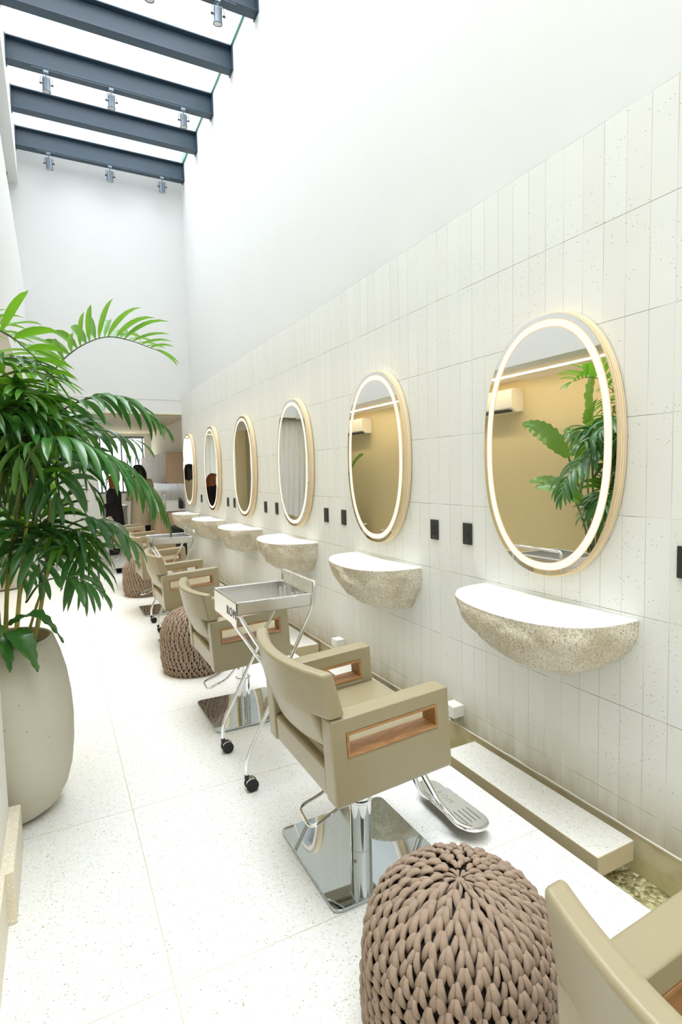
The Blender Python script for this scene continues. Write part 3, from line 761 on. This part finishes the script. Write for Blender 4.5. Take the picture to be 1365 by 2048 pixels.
# ------------------------------------------------------------------ trolleys
def make_cart():
    r = empty('tool_trolley', (0, 0, 0)); W = .200
    # tray, local x 0 (aisle side) to .42 (wall side)
    zt, hb = .905, .060
    m = MB(); m.box((0, -W, zt-hb), (.378, W, zt-hb+.004)); tray = m.build('tray', M_steel, r, smooth=False)
    m = MB(); m.box((0, -W, zt-hb), (.003, W, zt)).box((.375, -W, zt-hb), (.378, W, zt)).box((0, -W, zt-hb), (.378, -W+.003, zt)).box((0, W-.003, zt-hb), (.378, W, zt))
    m.build('tray_side', M_steel, tray, bevel=.001, seg=1)
    m = MB().tube([(0, -W, zt), (.378, -W, zt)], .004, 8).tube([(0, W, zt), (.378, W, zt)], .004, 8).tube([(0, -W, zt), (0, W, zt)], .004, 8).tube([(.378, -W, zt), (.378, W, zt)], .004, 8)
    m.build('tray_rim', M_chrome, tray)
    MB().box((-.004, -W+.004, zt-.115), (-.001, W-.004, zt-.004)).build('name_plate', M_steel, r, bevel=.001, seg=1)
    text_mesh('ROM', .062, .0006, 'cut_out_letters', M_black, r, Matrix.Translation((-.0048, -.115, zt-.062)) @ Matrix(((0, 0, -1, 0), (-1, 0, 0, 0), (0, 1, 0, 0), (0, 0, 0, 1))))
    for y in (-.085, .085):
        m = MB()
        for x in (.325, .350): m.box((x, y-.02, zt-hb), (x+.004, y+.02, zt-hb+.05))
        m.build('holder_tab', M_chrome, r, bevel=.001, seg=1)
    # frame A: aisle casters -> up to the handle ; frame B: tray front -> wall casters
    for y in (-W-.008, W+.008):
        m = MB().tube(arc_path([(.015, y, .075), (.018, y, .16), (.385, y, .845), (.391, y, .935)], .05), .0095, 12); m.build('leg', M_chrome, r)
        y2 = y*.86
        m = MB().tube(arc_path([(.43, y2, .075), (.427, y2, .16), (.08, y2, .72), (.018, y2, .838)], .05), .0095, 12); m.build('leg', M_chrome, r)
    yA = W+.008
    MB().tube(arc_path([(.390, -yA, .925), (.392, -yA, .962), (.392, yA, .962), (.390, yA, .925)], .04, 8), .0095, 12).build('handle', M_chrome, r)
    MB().cyl((.212, -yA, .515), (.212, yA, .515), .006, 10).build('cross_bar', M_chrome, r)
    for x, y in ((.015, -yA), (.015, yA), (.43, -yA*.86), (.43, yA*.86)):
        c_ = empty('caster', (x, y, 0)); c_.parent = r
        MB().cyl((0, 0, .055), (0, 0, .082), .011, 14).build('stem', M_black, c_)
        MB().prism([(-.004, .030), (.004, .062), (.034, .062), (.048, .034)], -.016, .016, 'xz').build('fork_cover', M_chrome, c_, bevel=.004)
        MB().cyl((.022, -.024, .031), (.022, -.010, .031), .030, 28).cyl((.022, .010, .031), (.022, .024, .031), .030, 28).build('wheel', M_rubber, c_, bevel=.003)
    return r
ct0 = make_cart()
ct0.location = (.722, 2.68, 0); T(ct0, 'nearer folding chrome trolley with tray and casters, behind the nearest chair', 'trolley', 'chrome tool trolleys')
o = copy_tree(ct0); o.location = (.80, 5.68, 0); T(o, 'farther folding chrome trolley with tray, behind the third chair', 'trolley', 'chrome tool trolleys')

# ------------------------------------------------------------------ plants
def leaflet(bm, base, d, nrm, length, width, droop, seg=6, fold=.25, tip=.5):
    """broad palm leaflet from base along d, bending towards -z"""
    side = d.cross(nrm).normalized(); p = Vector(base); dd = d.normalized(); prev = None; st = length/seg
    for k in range(seg+1):
        f = k/seg; wv = width*(math.sin(PI*min(1, f*.86+.10))**.75)*(1-.0*f) if k < seg else .0008
        if k == 0: wv = width*.22
        up_ = side.cross(dd).normalized()
        row = [bm.verts.new(p-side*wv*.5+up_*wv*fold), bm.verts.new(p), bm.verts.new(p+side*wv*.5+up_*wv*fold)]
        if prev:
            for a in (0, 1): bm.faces.new((prev[a], prev[a+1], row[a+1], row[a])).smooth = True
        prev = row
        dd = (dd+Vector((0, 0, -droop*(f+.25)*1.6/seg))).normalized(); p = p+dd*st
        side = (side-dd*side.dot(dd)).normalized()
def bez(P, n):
    P = [Vector(p) for p in P]; out = []
    # catmull-rom through points
    Q = [P[0]*2-P[1]]+P+[P[-1]*2-P[-2]]; L = len(P)-1
    for k in range(n+1):
        t = k/n*L; i = min(int(t), L-1); f = t-i; a, b, c_, d = Q[i:i+4]
        out.append(.5*((2*b)+(-a+c_)*f+(2*a-5*b+4*c_-d)*f*f+(-a+3*b-3*c_+d)*f**3))
    return out
def make_frond(parent, pts, m, rnd, pairs=11, ll=.24, lw=.032, start=.30, droop=.75, upness=.35, name='frond', fw0=.45, fw1=.75):
    path = bez(pts, 30); b = MB()
    b.tube(path, [.0045*(1-.75*k/30)+.0008 for k in range(31)], 6)
    st = b.build('leaf_stalk', M_rach, parent)
    bm = bmesh.new()
    for k in range(pairs):
        f = start+(1-start)*(k+.3)/pairs; i = min(29, int(f*30)); p = path[i].lerp(path[i+1], f*30-i)
        tan = (path[min(i+2, 30)]-path[max(i-1, 0)]).normalized(); sd = tan.cross(Vector((0, 0, 1)))
        sd = sd.normalized() if sd.length > .1 else Vector((1, 0, 0)); upv = sd.cross(tan).normalized()
        env = math.sin(PI*(.22+.68*(k/pairs)))**.8; l = ll*env*rnd.uniform(.88, 1.1)
        for sg in (-1, 1):
            fw = fw0+fw1*k/pairs+rnd.uniform(-.12, .12)
            d = (sd*sg+tan*fw+upv*(upness+rnd.uniform(-.2, .2))).normalized()
            leaflet(bm, p+tan*.01*sg, d, upv, l, lw*env*rnd.uniform(.85, 1.15), droop*rnd.uniform(.7, 1.3))
    tan = (path[30]-path[28]).normalized(); upv = tan.cross(Vector((0, 0, 1))).cross(tan).normalized()
    for q in (-.25, .2): leaflet(bm, path[30], (tan+tan.cross(upv)*q).normalized(), upv, ll*.55, lw*.7, droop)
    me = bpy.data.meshes.new('leaflets'); bm.to_mesh(me); bm.free(); me.materials.append(m)
    o = bpy.data.objects.new(name, me); COL.objects.link(o); o.parent = parent
    st.parent = o
    return o
def make_pot(parent, prof, soil_r, soil_z, n=72):
    MB().lathe(prof, n).build('planter', M_conc, parent, angle=50)
    MB().lathe([(.001, soil_z+.012), (soil_r*.5, soil_z+.008), (soil_r, soil_z)], 40, cap=False).build('soil', M_soil, parent)

PX, PY = -.255, 2.86
palm = empty('potted_palm', (PX, PY, 0)); T(palm, 'tall leafy palm in a rounded concrete planter at the left', 'plant')
make_pot(palm, [(.10, 0), (.165, .006), (.205, .035), (.242, .10), (.264, .18), (.277, .29), (.281, .40), (.276, .51), (.262, .62), (.240, .71), (.222, .765), (.215, .785), (.208, .792), (.200, .788), (.196, .77), (.195, .66)], .196, .725)
rnd = random.Random(4)
def L3(p): return Vector((p[0]-PX, p[1]-PY, p[2]))   # world to local
canes = [((-.30, 2.80), (-.20, 2.86, 1.60), .016), ((-.20, 2.82), (-.08, 2.88, 1.55), .010), ((-.24, 2.92), (-.14, 2.95, 1.45), .010), ((-.13, 2.86), (-.02, 2.92, 1.40), .010),
         ((-.32, 2.9), (-.38, 2.95, 1.7), .014), ((-.36, 2.82), (-.45, 2.75, 1.5), .012), ((-.26, 2.98), (-.25, 3.1, 1.6), .010), ((-.17, 2.95), (.02, 2.98, 1.2), .007)]
ctop = []
for (bx, by), tp, cr in canes:
    p0 = Vector((bx, by, .70)); p1 = Vector(tp); mid = (p0+p1)*.5+Vector((rnd.uniform(-.02, .02), rnd.uniform(-.02, .02), 0))
    path = [L3(q) for q in bez([p0, mid, p1], 20)]
    b = MB(); b.tube(path, [cr*(1-.35*k/20)*(1.14 if k % 4 == 0 else 1) for k in range(21)], 10); b.build('cane', M_cane, palm); ctop.append(Vector(tp))
# fronds with paths read off the real plant
def fr(pts, m=M_leaf, **kw): return make_frond(palm, [L3(Vector(p)) for p in pts], m, rnd, **kw)
fr([(-.12, 2.85, 1.45), (-.03, 2.83, 1.84), (.03, 2.85, 1.99), (.13, 2.88, 2.10), (.25, 2.9, 2.165), (.36, 2.92, 2.165), (.48, 2.92, 2.13)], M_leaf2, pairs=11, ll=.25, lw=.042, start=.38, droop=.55, upness=.85, fw0=.12, fw1=1.25)
fr([(-.10, 2.85, 1.40), (-.02, 2.8, 1.72), (.10, 2.75, 1.83), (.22, 2.73, 1.86), (.34, 2.72, 1.83), (.45, 2.72, 1.75)], M_leaf, pairs=14, ll=.22, lw=.036, start=.35, droop=1.1, upness=-.05)
fr([(-.16, 2.70, 1.35), (-.08, 2.58, 1.60), (.03, 2.50, 1.665), (.15, 2.48, 1.62), (.28, 2.47, 1.54), (.37, 2.46, 1.42)], M_leaf, pairs=13, ll=.28, lw=.045, start=.25, droop=1.3, upness=-.1)
fr([(-.10, 2.9, 1.3), (.02, 2.92, 1.58), (.16, 2.95, 1.62), (.30, 2.98, 1.56), (.44, 3.0, 1.42), (.50, 3.0, 1.30)], M_leaf, pairs=13, ll=.25, lw=.042, start=.3, droop=1.2, upness=-.05)
fr([(-.08, 2.9, 1.05), (.02, 2.85, 1.25), (.12, 2.82, 1.31), (.22, 2.8, 1.28), (.31, 2.78, 1.20)], M_leaf, pairs=6, ll=.25, lw=.048, start=.45, droop=1.2, upness=-.05)
fr([(-.14, 2.84, .95), (-.08, 2.75, 1.04), (.0, 2.70, 1.07), (.09, 2.68, 1.05), (.15, 2.67, 1.0)], M_leaf, pairs=4, ll=.19, lw=.040, start=.4, droop=1.0, upness=0)
fr([(-.3, 2.8, 1.5), (-.32, 2.72, 1.85), (-.26, 2.68, 2.06), (-.16, 2.66, 2.10), (-.06, 2.65, 2.02), (.02, 2.64, 1.92)], M_leaf2, pairs=8, ll=.24, lw=.042, start=.3, droop=.4, upness=.9, fw0=.15, fw1=1.1)
fr([(-.35, 2.9, 1.6), (-.40, 2.95, 1.95), (-.36, 3.0, 2.15), (-.26, 3.05, 2.22), (-.12, 3.1, 2.16)], M_leaf2, pairs=10, ll=.2, lw=.03, start=.3, droop=.5, upness=.5)
for tx_, ty_, tz_, ex_, ey_, ez_ in ((-.30, 2.85, 1.95, -.02, 2.7, 1.98), (-.28, 2.9, 2.0, -.05, 3.05, 2.0), (-.34, 2.92, 2.0, -.45, 2.98, 1.95), (-.22, 2.82, 1.9, .02, 2.66, 1.92), (-.2, 2.9, 1.85, .12, 3.0, 1.82),
        (-.38, 3.0, 2.05, -.45, 3.3, 2.0), (-.3, 2.8, 1.75, .02, 2.62, 1.75), (-.25, 2.9, 1.8, .10, 2.75, 1.72), (-.22, 2.85, 1.85, -.08, 2.62, 1.85), (-.22, 2.8, 1.65, .05, 2.55, 1.62), (-.3, 2.95, 1.9, -.1, 3.2, 1.85), (-.42, 2.9, 1.8, -.7, 3.0, 1.75)):
    q0 = Vector((-.28, 2.86, 1.5)); q1 = Vector((tx_, ty_, tz_)); q2 = Vector((ex_, ey_, ez_))
    fr([q0, q0*.5+q1*.5+Vector((0, 0, .02)), q1, q1*.5+q2*.5+Vector((0, 0, .05)), q2], rnd.choice((M_leaf2, M_leaf, M_leaf2)), pairs=7, ll=.25, lw=.034, start=.42, droop=rnd.uniform(.5, 1.0), upness=rnd.uniform(.1, .4))
for k in range(44):
    a = k*2.39996+.4; tp = ctop[k % len(ctop)]; hh = tp.z-(rnd.uniform(0, .40) if k % 6 else rnd.uniform(.4, .6)); R_ = rnd.uniform(.36, .56)
    if k % 3 == 0: R_ *= .8
    dx, dy = math.cos(a), math.sin(a)
    if dy < -.2: R_ *= .45
    if dx < -.2: R_ *= .5
    if hh < 1.42: R_ *= .72; hh += .08
    zz = .12 if hh < 1.2 else .3
    p0 = Vector((tp.x, tp.y, hh)); e = rnd.uniform(-.2, .16)
    fr([p0, p0+Vector((dx*.25*R_, dy*.25*R_, zz*.7)), p0+Vector((dx*.62*R_, dy*.62*R_, zz)), p0+Vector((dx*R_, dy*R_, zz*.72+e))],
       M_leaf2 if rnd.random() < .3 else M_leaf, pairs=rnd.choice((6, 7, 8)), ll=rnd.uniform(.22, .34), lw=rnd.uniform(.028, .044), start=.32, droop=rnd.uniform(.5, 1.7), upness=rnd.uniform(-.2, .5))
# two broad leaves hanging over the rim
def single_leaf(parent, pts, wid, m, loc0=Vector((0, 0, 0)), name='leaf', fold=.18, n=22, tear=0., upv=Vector((0, 0, 1))):
    path = bez([Vector(p)-loc0 for p in pts], n); bm = bmesh.new(); prev = None
    for k, p in enumerate(path):
        f = k/n; tan = (path[min(k+1, n)]-path[max(k-1, 0)]).normalized(); sd = tan.cross(upv)
        sd = sd.normalized() if sd.length > .05 else Vector((0, 1, 0)); up_ = sd.cross(tan)
        w_ = wid*math.sin(PI*min(1, f*.94+.05))**.7*(1+tear*math.sin(k*2.1)*.1)
        if k == n: w_ = .001
        row = [bm.verts.new(p+sd*w_*q*.5+up_*(abs(q)*w_*fold+.004*math.sin(k*1.7+q*3))) for q in (-1, -.5, 0, .5, 1)]
        if prev:
            for a in range(4): bm.faces.new((prev[a], prev[a+1], row[a+1], row[a])).smooth = True
        prev = row
    me = bpy.data.meshes.new(name); bm.to_mesh(me); bm.free(); me.materials.append(m)
    o = bpy.data.objects.new(name, me); COL.objects.link(o); o.parent = parent; return o
off = Vector((PX, PY, 0))
single_leaf(palm, [(-.20, 2.72, .88), (-.12, 2.64, .93), (-.06, 2.62, .89), (.0, 2.62, .80)], .10, M_leaf, off)
single_leaf(palm, [(-.20, 2.70, .86), (-.17, 2.62, .86), (-.14, 2.58, .80), (-.10, 2.56, .71)], .10, M_leaf, off)
single_leaf(palm, [(-.24, 2.70, .90), (-.23, 2.62, .86), (-.21, 2.59, .80), (-.20, 2.58, .72)], .06, M_leaf, off)

def bird_plant(x, y, h, r, label, leaves, seed, m=M_big):
    R_ = random.Random(seed); o = empty('potted_broadleaf_plant', (x, y, 0)); T(o, label, 'plant')
    make_pot(o, [(r*.6, 0), (r*.8, .02), (r*.97, h*.35), (r, h*.6), (r*.93, h*.88), (r*.86, h), (r*.80, h), (r*.78, h*.9)], r*.79, h*.90, 48)
    for (tx, ty, tz, ex, ey, ez, wd) in leaves:
        base = Vector((x+R_.uniform(-.06, .06), y+R_.uniform(-.06, .06), h*.86)); t_ = Vector((tx, ty, tz)); e = Vector((ex, ey, ez))
        mid = (base+t_)*.5+Vector(((tx-x)*-.15, (ty-y)*-.15, .05))
        b = MB(); b.tube([q-Vector((x, y, 0)) for q in bez([base, mid, t_], 14)], .009, 8)
        lf = single_leaf(o, [t_, t_*.65+e*.35+Vector((0, 0, .06)), t_*.3+e*.7+Vector((0, 0, .05)), e], wd, m, Vector((x, y, 0)), 'broad_leaf', .16, 26, 1., Vector((.75, 0, .65)))
        b.build('leaf_stalk', M_rach, lf)
    return o
bird_plant(-.80, 3.75, .60, .24, 'broad leaved plant in a pale pot, mostly hidden behind the tall palm',
           [(-.50, 3.55, 1.95, -.30, 3.32, 2.36, .24), (-.6, 3.6, 1.75, -.28, 3.35, 2.05, .22), (-.5, 3.6, 1.15, -.25, 3.98, 1.30, .17), (-.62, 3.9, 1.6, -.35, 4.25, 1.95, .20),
            (-.9, 3.6, 1.7, -1.0, 3.3, 2.1, .2), (-.95, 3.95, 1.5, -1.05, 4.3, 1.9, .2), (-.7, 3.9, 1.2, -.35, 4.15, 1.35, .16), (-.8, 3.6, 1.3, -.5, 3.2, 1.6, .18)], 3)
bird_plant(-.74, 9.0, .56, .42, 'wide pale planter with broad leaves standing before the curtain at the left',
           [(-.55, 8.8, 1.05, -.30, 8.25, 1.30, .17), (-.6, 9.1, 1.2, -.3, 9.5, 1.5, .2), (-.8, 8.9, 1.4, -.9, 8.5, 1.8, .2), (-.6, 8.7, .95, -.35, 8.2, 1.12, .16), (-.6, 9.2, 1.1, -.25, 9.5, 1.3, .18),
            (-.7, 9.1, 1.5, -.5, 9.45, 1.9, .2), (-.55, 8.9, .85, -.22, 8.7, .95, .16), (-.9, 9.2, 1.3, -1.0, 9.6, 1.6, .2)], 7)

# air conditioners on the beige wall
ac = empty('air_conditioner', (0, 0, 0))
prof = [(0, 0), (.12, .0), (.19, .04), (.205, .10), (.205, .24), (.18, .27), (0, .27)]
MB().prism(prof, 0, .82, 'xz').build('casing', M_ac, ac, bevel=.008)
MB().box((.10, .06, -.003), (.185, .76, .012)).build('air_flap', M_black, ac, smooth=False)
ac.location = (-1.2, 5.06, 2.19); T(ac, 'ivory wall air conditioner, the one reflected in the nearest mirror', 'air conditioner', 'wall air conditioners')
o = copy_tree(ac); o.location = (-1.2, 8.72, 2.19); T(o, 'ivory wall air conditioner, the one reflected in the second mirror', 'air conditioner', 'wall air conditioners')

# ------------------------------------------------------------------ curtains
def curtain(x0, y0, x1, y1, z0, z1, amp, wl, seed, label, flare=.0):
    d = Vector((x1-x0, y1-y0, 0)); Ln = d.length; d.normalize(); nn = Vector((-d.y, d.x, 0)); n = int(Ln/wl*10)
    rows = []
    for j in range(13):
        f = j/12; z = z1+(z0-z1)*f; row = []
        for i in range(n+1):
            u = i/n; ph = u*Ln/wl*2*PI
            o_ = nn*(amp*math.sin(ph+.6*math.sin(f*2+seed))*(.7+.5*f)+.01*noise.noise(Vector((u*9, f*3, seed))))
            p = Vector((x0, y0, z))+d*(u*Ln*(1+flare*f*f))+o_; row.append(p)
        rows.append(row)
    m = MB(); m.grid(rows); o = m.build('curtain', M_voile, angle=180)
    sol = o.modifiers.new('thickness', 'SOLIDIFY'); sol.thickness = .002
    T(o, label, 'curtain'); return o
curtain(-1.15, 10.06, .62, 10.06, .01, 2.54, .030, .11, 1, 'white floor length voile curtain behind the far chairs', .10)
curtain(-1.9, 11.2, -1.9, 14.4, .01, 2.54, .03, .12, 2, 'white voile curtain along the left side of the back room')
curtain(-1.8, 14.45, .5, 14.45, .01, 2.54, .03, .12, 3, 'white voile curtain on the end wall of the back room')
rl = MB().cyl((-1.18, 10.06, 2.548), (.66, 10.06, 2.548), .010, 12).build('curtain_rail', M_steel); T(rl, 'thin metal rail carrying the curtain below the far header', 'curtain rail')

# ------------------------------------------------------------------ back room furniture
uc = empty('wall_cabinet', (2.03, 12.2, 1.36)); T(uc, 'pale wood wall cabinet in the back room above the sink', 'cabinet')
MB().box((-.165, -1.6, .0), (.165, 1.6, .58)).build('carcass', M_cab, uc, smooth=False)
for k in range(4): MB().box((-.183, -1.595+.8*k, .005), (-.167, -.805+.8*k, .575)).build('door', M_cab, uc, bevel=.002)
MB().box((-.181, -1.612, .005), (.165, -1.602, .575)).build('end_panel', M_cab, uc, bevel=.002)
lc = empty('base_cabinet', (1.905, 10.85, 0)); T(lc, 'pale wood base cabinet under the white counter in the back room', 'cabinet')
MB().box((-.29, -.25, .08), (.29, .25, .845)).box((-.25, -.22, 0), (.28, .22, .08)).build('carcass', M_oak, lc, smooth=False)
for k in range(1):
    d_ = MB().box((-.308, -.245, .09), (-.292, .245, .84)).build('door', M_oak, lc, bevel=.002)
MB().box((-.30, -.262, .085), (.29, -.252, .84)).build('end_panel', M_oak, lc, bevel=.002)
o = MB().box((1.57, 10.56, .85), (2.198, 11.12, .885)).build('countertop', M_white, bevel=.003); T(o, 'white counter slab on the back room base cabinet', 'countertop')
o = MB().box((2.182, 10.6, .886), (2.199, 13.8, 1.355)).build('backsplash', M_marble, smooth=False); T(o, 'grey veined marble backsplash between counter and wall cabinet', 'backsplash')
b = empty('wash_basin', (1.86, 10.87, .887)); T(b, 'boxy white wash basin on the back room counter', 'basin')
mb = MB(); mb.ringprism(rect(-.2, -.2, .2, .2), rect(-.18, -.18, .18, .18), 0, .15).box((-.18, -.18, .0), (.18, .18, .012)).build('bowl', M_white, b, bevel=.003)
MB().cyl((0, 0, .012), (0, 0, .016), .02, 16).build('drain', M_chrome, b)
f = empty('tap', (1.80, 10.60, .885)); T(f, 'tall chrome tap on the back room counter beside the basin', 'tap')
MB().tube(arc_path([(0, 0, 0), (0, 0, .30), (0, .14, .30), (0, .14, .25)], .04), .011, 10).build('spout', M_chrome, f)
MB().cyl((0, 0, 0), (0, 0, .02), .026, 20).build('base_ring', M_chrome, f)
MB().cyl((0, 0, .10), (-.05, 0, .12), .006, 8).build('lever', M_chrome, f)
bt = None
for i, (x, y, s_) in enumerate(((2.10, 10.62, 1.0), (2.13, 10.72, .9), (2.12, 10.84, 1.05))):
    if bt is None:
        bt = empty('pump_bottle', (0, 0, 0)); MB().lathe([(.03, 0), (.034, .01), (.034, .12), (.028, .14), (.012, .15)], 24).build('bottle_body', M_black, bt)
        MB().cyl((0, 0, .15), (0, 0, .185), .006, 8).box((-.035, -.006, .182), (.008, .006, .192)).build('pump', M_black, bt); o = bt
    else: o = copy_tree(bt)
    o.location = (x, y, .8855); o.scale = (s_, s_, s_); T(o, ['black pump bottle on the back room counter, nearest the basin', 'black pump bottle on the back room counter, middle one', 'black pump bottle on the back room counter, nearest the wall'][i], 'bottle', 'black pump bottles')
ti = empty('island_counter', (.9, 12.9, 0)); T(ti, 'white marble island counter behind the standing people', 'counter')
MB().box((-.45, -.35, 0), (.45, .35, .86)).build('marble_body', M_marble, ti, smooth=False)
MB().box((-.47, -.37, .86), (.47, .37, .90)).build('top', M_marble, ti, bevel=.003)
bn = empty('waste_bin', (1.99, 10.36, 0)); T(bn, 'black waste bin at the end of the base cabinet', 'bin')
MB().lathe([(.13, 0), (.15, .01), (.17, .55), (.175, .56), (.165, .56), (.14, .03)], 32).build('bin_body', M_black, bn)
MB().lathe([(.176, .562), (.17, .585), (.10, .60), (.001, .605)], 32, cap=False).build('lid', M_black, bn)

# shrubs outside the back window
def shrub(x, y, h, seed, label):
    R_ = random.Random(seed); o = empty('garden_shrub', (x, y, 0)); T(o, label, 'shrub', 'shrubs outside the window')
    b = MB()
    tips = []
    for k in range(5):
        e = Vector((R_.uniform(-.3, .3), R_.uniform(-.2, .2), h*R_.uniform(.75, 1))); b.tube(bez([Vector((R_.uniform(-.05, .05), 0, 0)), e*.5+Vector((.03, 0, 0)), e], 8), .012, 6); tips.append(e)
    b.build('stem', M_black, o)
    bm = bmesh.new()
    for k in range(260):
        e = tips[k % 5]; f = R_.uniform(.35, 1); p = e*f
        d = Vector((R_.uniform(-1, 1), R_.uniform(-1, 1), R_.uniform(-.3, 1))).normalized()
        leaflet(bm, p, d, Vector((0, 0, 1)) if abs(d.z) < .9 else Vector((1, 0, 0)), R_.uniform(.12, .2), .022, .5, 3)
    me = bpy.data.meshes.new('foliage'); bm.to_mesh(me); bm.free(); me.materials.append(M_far)
    f_ = bpy.data.objects.new('foliage', me); COL.objects.link(f_); f_.parent = o
shrub(1.05, 15.5, 2.1, 1, 'dark slender shrub outside the back window, left one')
shrub(1.75, 15.4, 2.3, 2, 'dark slender shrub outside the back window, right one')
o = MB().box((-3, YE+.2, -.3), (5, 20, 0)).build('garden_ground', M_duct, smooth=False); T(o, 'pale ground outside the back window', 'ground', kind='structure')

# ------------------------------------------------------------------ people
def person(x, y, rz, hgt, cloth, hairm, label, long_hair, bend=0.):
    root = empty('person', (x, y, 0), rz); T(root, label, 'person')
    k = hgt/1.70
    J = {'pelvis': (0, 0, .92), 'spine': (.01, 0, 1.12), 'chest': (.01, 0, 1.30), 'neck': (.0, 0, 1.45), 'head': (.02, 0, 1.56), 'crown': (.015, 0, 1.655)}
    verts = [J['pelvis'], J['spine'], J['chest'], J['neck'], J['head'], J['crown']]; rad = [.145, .125, .145, .058, .082, .06]
    edges = [(0, 1), (1, 2), (2, 3), (3, 4), (4, 5)]
    def add(p, r, par): verts.append(p); rad.append(r); edges.append((par, len(verts)-1)); return len(verts)-1
    for s_ in (-1, 1):
        a = add((0, .165*s_, 1.39), .055, 2); a = add((.02, .22*s_, 1.12), .042, a); a = add((.20, .16*s_, 1.05), .030, a); pa = add((.27, .13*s_, 1.05), .030, a)
        for q in range(4):
            f1 = add((.315, (.13+.018*(q-1.5))*s_, 1.045-.004*q), .0085, pa); add((.345, (.13+.018*(q-1.5))*s_, 1.02), .008, f1)
        t1 = add((.29, .095*s_, 1.05), .010, pa); add((.315, .085*s_, 1.04), .009, t1)
        l = add((0, .09*s_, .86), .095, 0); l = add((.01, .10*s_, .48), .062, l); l = add((-.02, .10*s_, .09), .042, l); add((.12, .11*s_, .04), .038, l)
    me = bpy.data.meshes.new('body'); me.from_pydata([tuple(c_*k for c_ in v) for v in verts], edges, []); me.materials.append(M_skin)
    o = bpy.data.objects.new('body', me); COL.objects.link(o); o.parent = root
    md = o.modifiers.new('skin', 'SKIN'); 
    if not me.skin_vertices: me.attributes  # layer is made with the modifier data below
    bmm = bmesh.new(); bmm.from_mesh(me); lay = bmm.verts.layers.skin.verify(); bmm.verts.ensure_lookup_table()
    for i, v in enumerate(bmm.verts): v[lay].radius = (rad[i]*k, rad[i]*k*(.85 if i < 3 else 1)); v[lay].use_root = (i == 0)
    bmm.to_mesh(me); bmm.free()
    ss = o.modifiers.new('sub', 'SUBSURF'); ss.levels = 2; ss.render_levels = 2
    # face
    f = MB()
    for s_ in (-1, 1):
        f.lathe([(.001, -.012), (.010, -.006), (.012, 0), (.010, .006), (.001, .012)], 12, ((.093)*k, .032*s_*k, 1.585*k))
    f.build('eyes', M_hairb, root)
    MB().tube([((.10)*k, 0, 1.59*k), (.118*k, 0, 1.555*k), (.10*k, 0, 1.545*k)], [.006, .013, .008], 8).tube([(.094*k, -.022, 1.52*k), (.101*k, 0, 1.518*k), (.094*k, .022, 1.52*k)], .005, 6).build('nose_and_mouth', M_skin, root)
    # clothes: a lathe-like tunic with elliptical section, sleeves
    m = MB(); rows = []
    for z, rx, ry in ((.55, .20, .22), (.75, .185, .205), (.95, .17, .19), (1.10, .15, .175), (1.28, .155, .20), (1.38, .13, .205), (1.43, .09, .13), (1.465, .07, .075)):
        rows.append([((rx*math.cos(2*PI*q/28)*(1+.04*math.sin(q*3))+.005)*k, ry*math.sin(2*PI*q/28)*k, z*k) for q in range(28)])
    m.grid(rows, True)
    m.build('top_garment', cloth, root, angle=180)
    for s_ in (-1, 1):
        MB().tube([(0, .15*s_*k, 1.40*k), (.005, .20*s_*k, 1.30*k), (.02*k, .225*s_*k, 1.12*k), (.11*k, .19*s_*k, 1.075*k), (.18*k, .165*s_*k, 1.055*k)], [.075*k, .068*k, .058*k, .050*k, .046*k], 16).build('sleeve', cloth, root, angle=180)
        MB().tube([(0, .09*s_*k, .80*k), (.01, .10*s_*k, .48*k), (-.02, .10*s_*k, .10*k)], [.11*k, .08*k, .065*k], 16).build('trouser_leg', M_dkcloth, root, angle=180)
        MB().tube([(-.05, .105*s_*k, .045), (.02, .105*s_*k, .05), (.14, .11*s_*k, .035), (.17, .11*s_*k, .03)], [.035, .045, .04, .02], 14).build('shoe', M_black, root, angle=180)
    # hair
    m = MB(); rows = []; lo = 1.22 if long_hair else 1.46
    for j in range(15):
        f_ = j/14; row = []
        for q in range(26):
            a = 2*PI*q/26
            front = max(0, math.cos(a))
            zt = 1.70-(1.70-(lo if front < .45 else 1.62))*f_**1.1
            rr = .105*math.sin(min(1, f_*2.6)*PI/2)**.7*(1+.18*(f_ if front < .45 else 0)*(1.3 if long_hair else .4))+.006*noise.noise(Vector((q*.9, j*.6, hgt)))
            if f_ > .9 and long_hair: rr *= .85
            row.append(((rr*math.cos(a)*1.02+.012)*k, rr*math.sin(a)*.95*k, zt*k))
        rows.append(row)
    V = m.grid(rows, True); m.bm.faces.new(V[0])
    h = m.build('hair', hairm, root, angle=180); so = h.modifiers.new('t', 'SOLIDIFY'); so.thickness = .012
    return root
person(1.50, 11.45, math.radians(110), 1.73, M_bgcloth, M_hairb, 'person with black hair in a beige top standing in the back room', True)
person(1.02, 11.62, math.radians(170), 1.53, M_dkcloth, M_haira, 'person with long auburn hair in dark clothes standing in the back room', True)
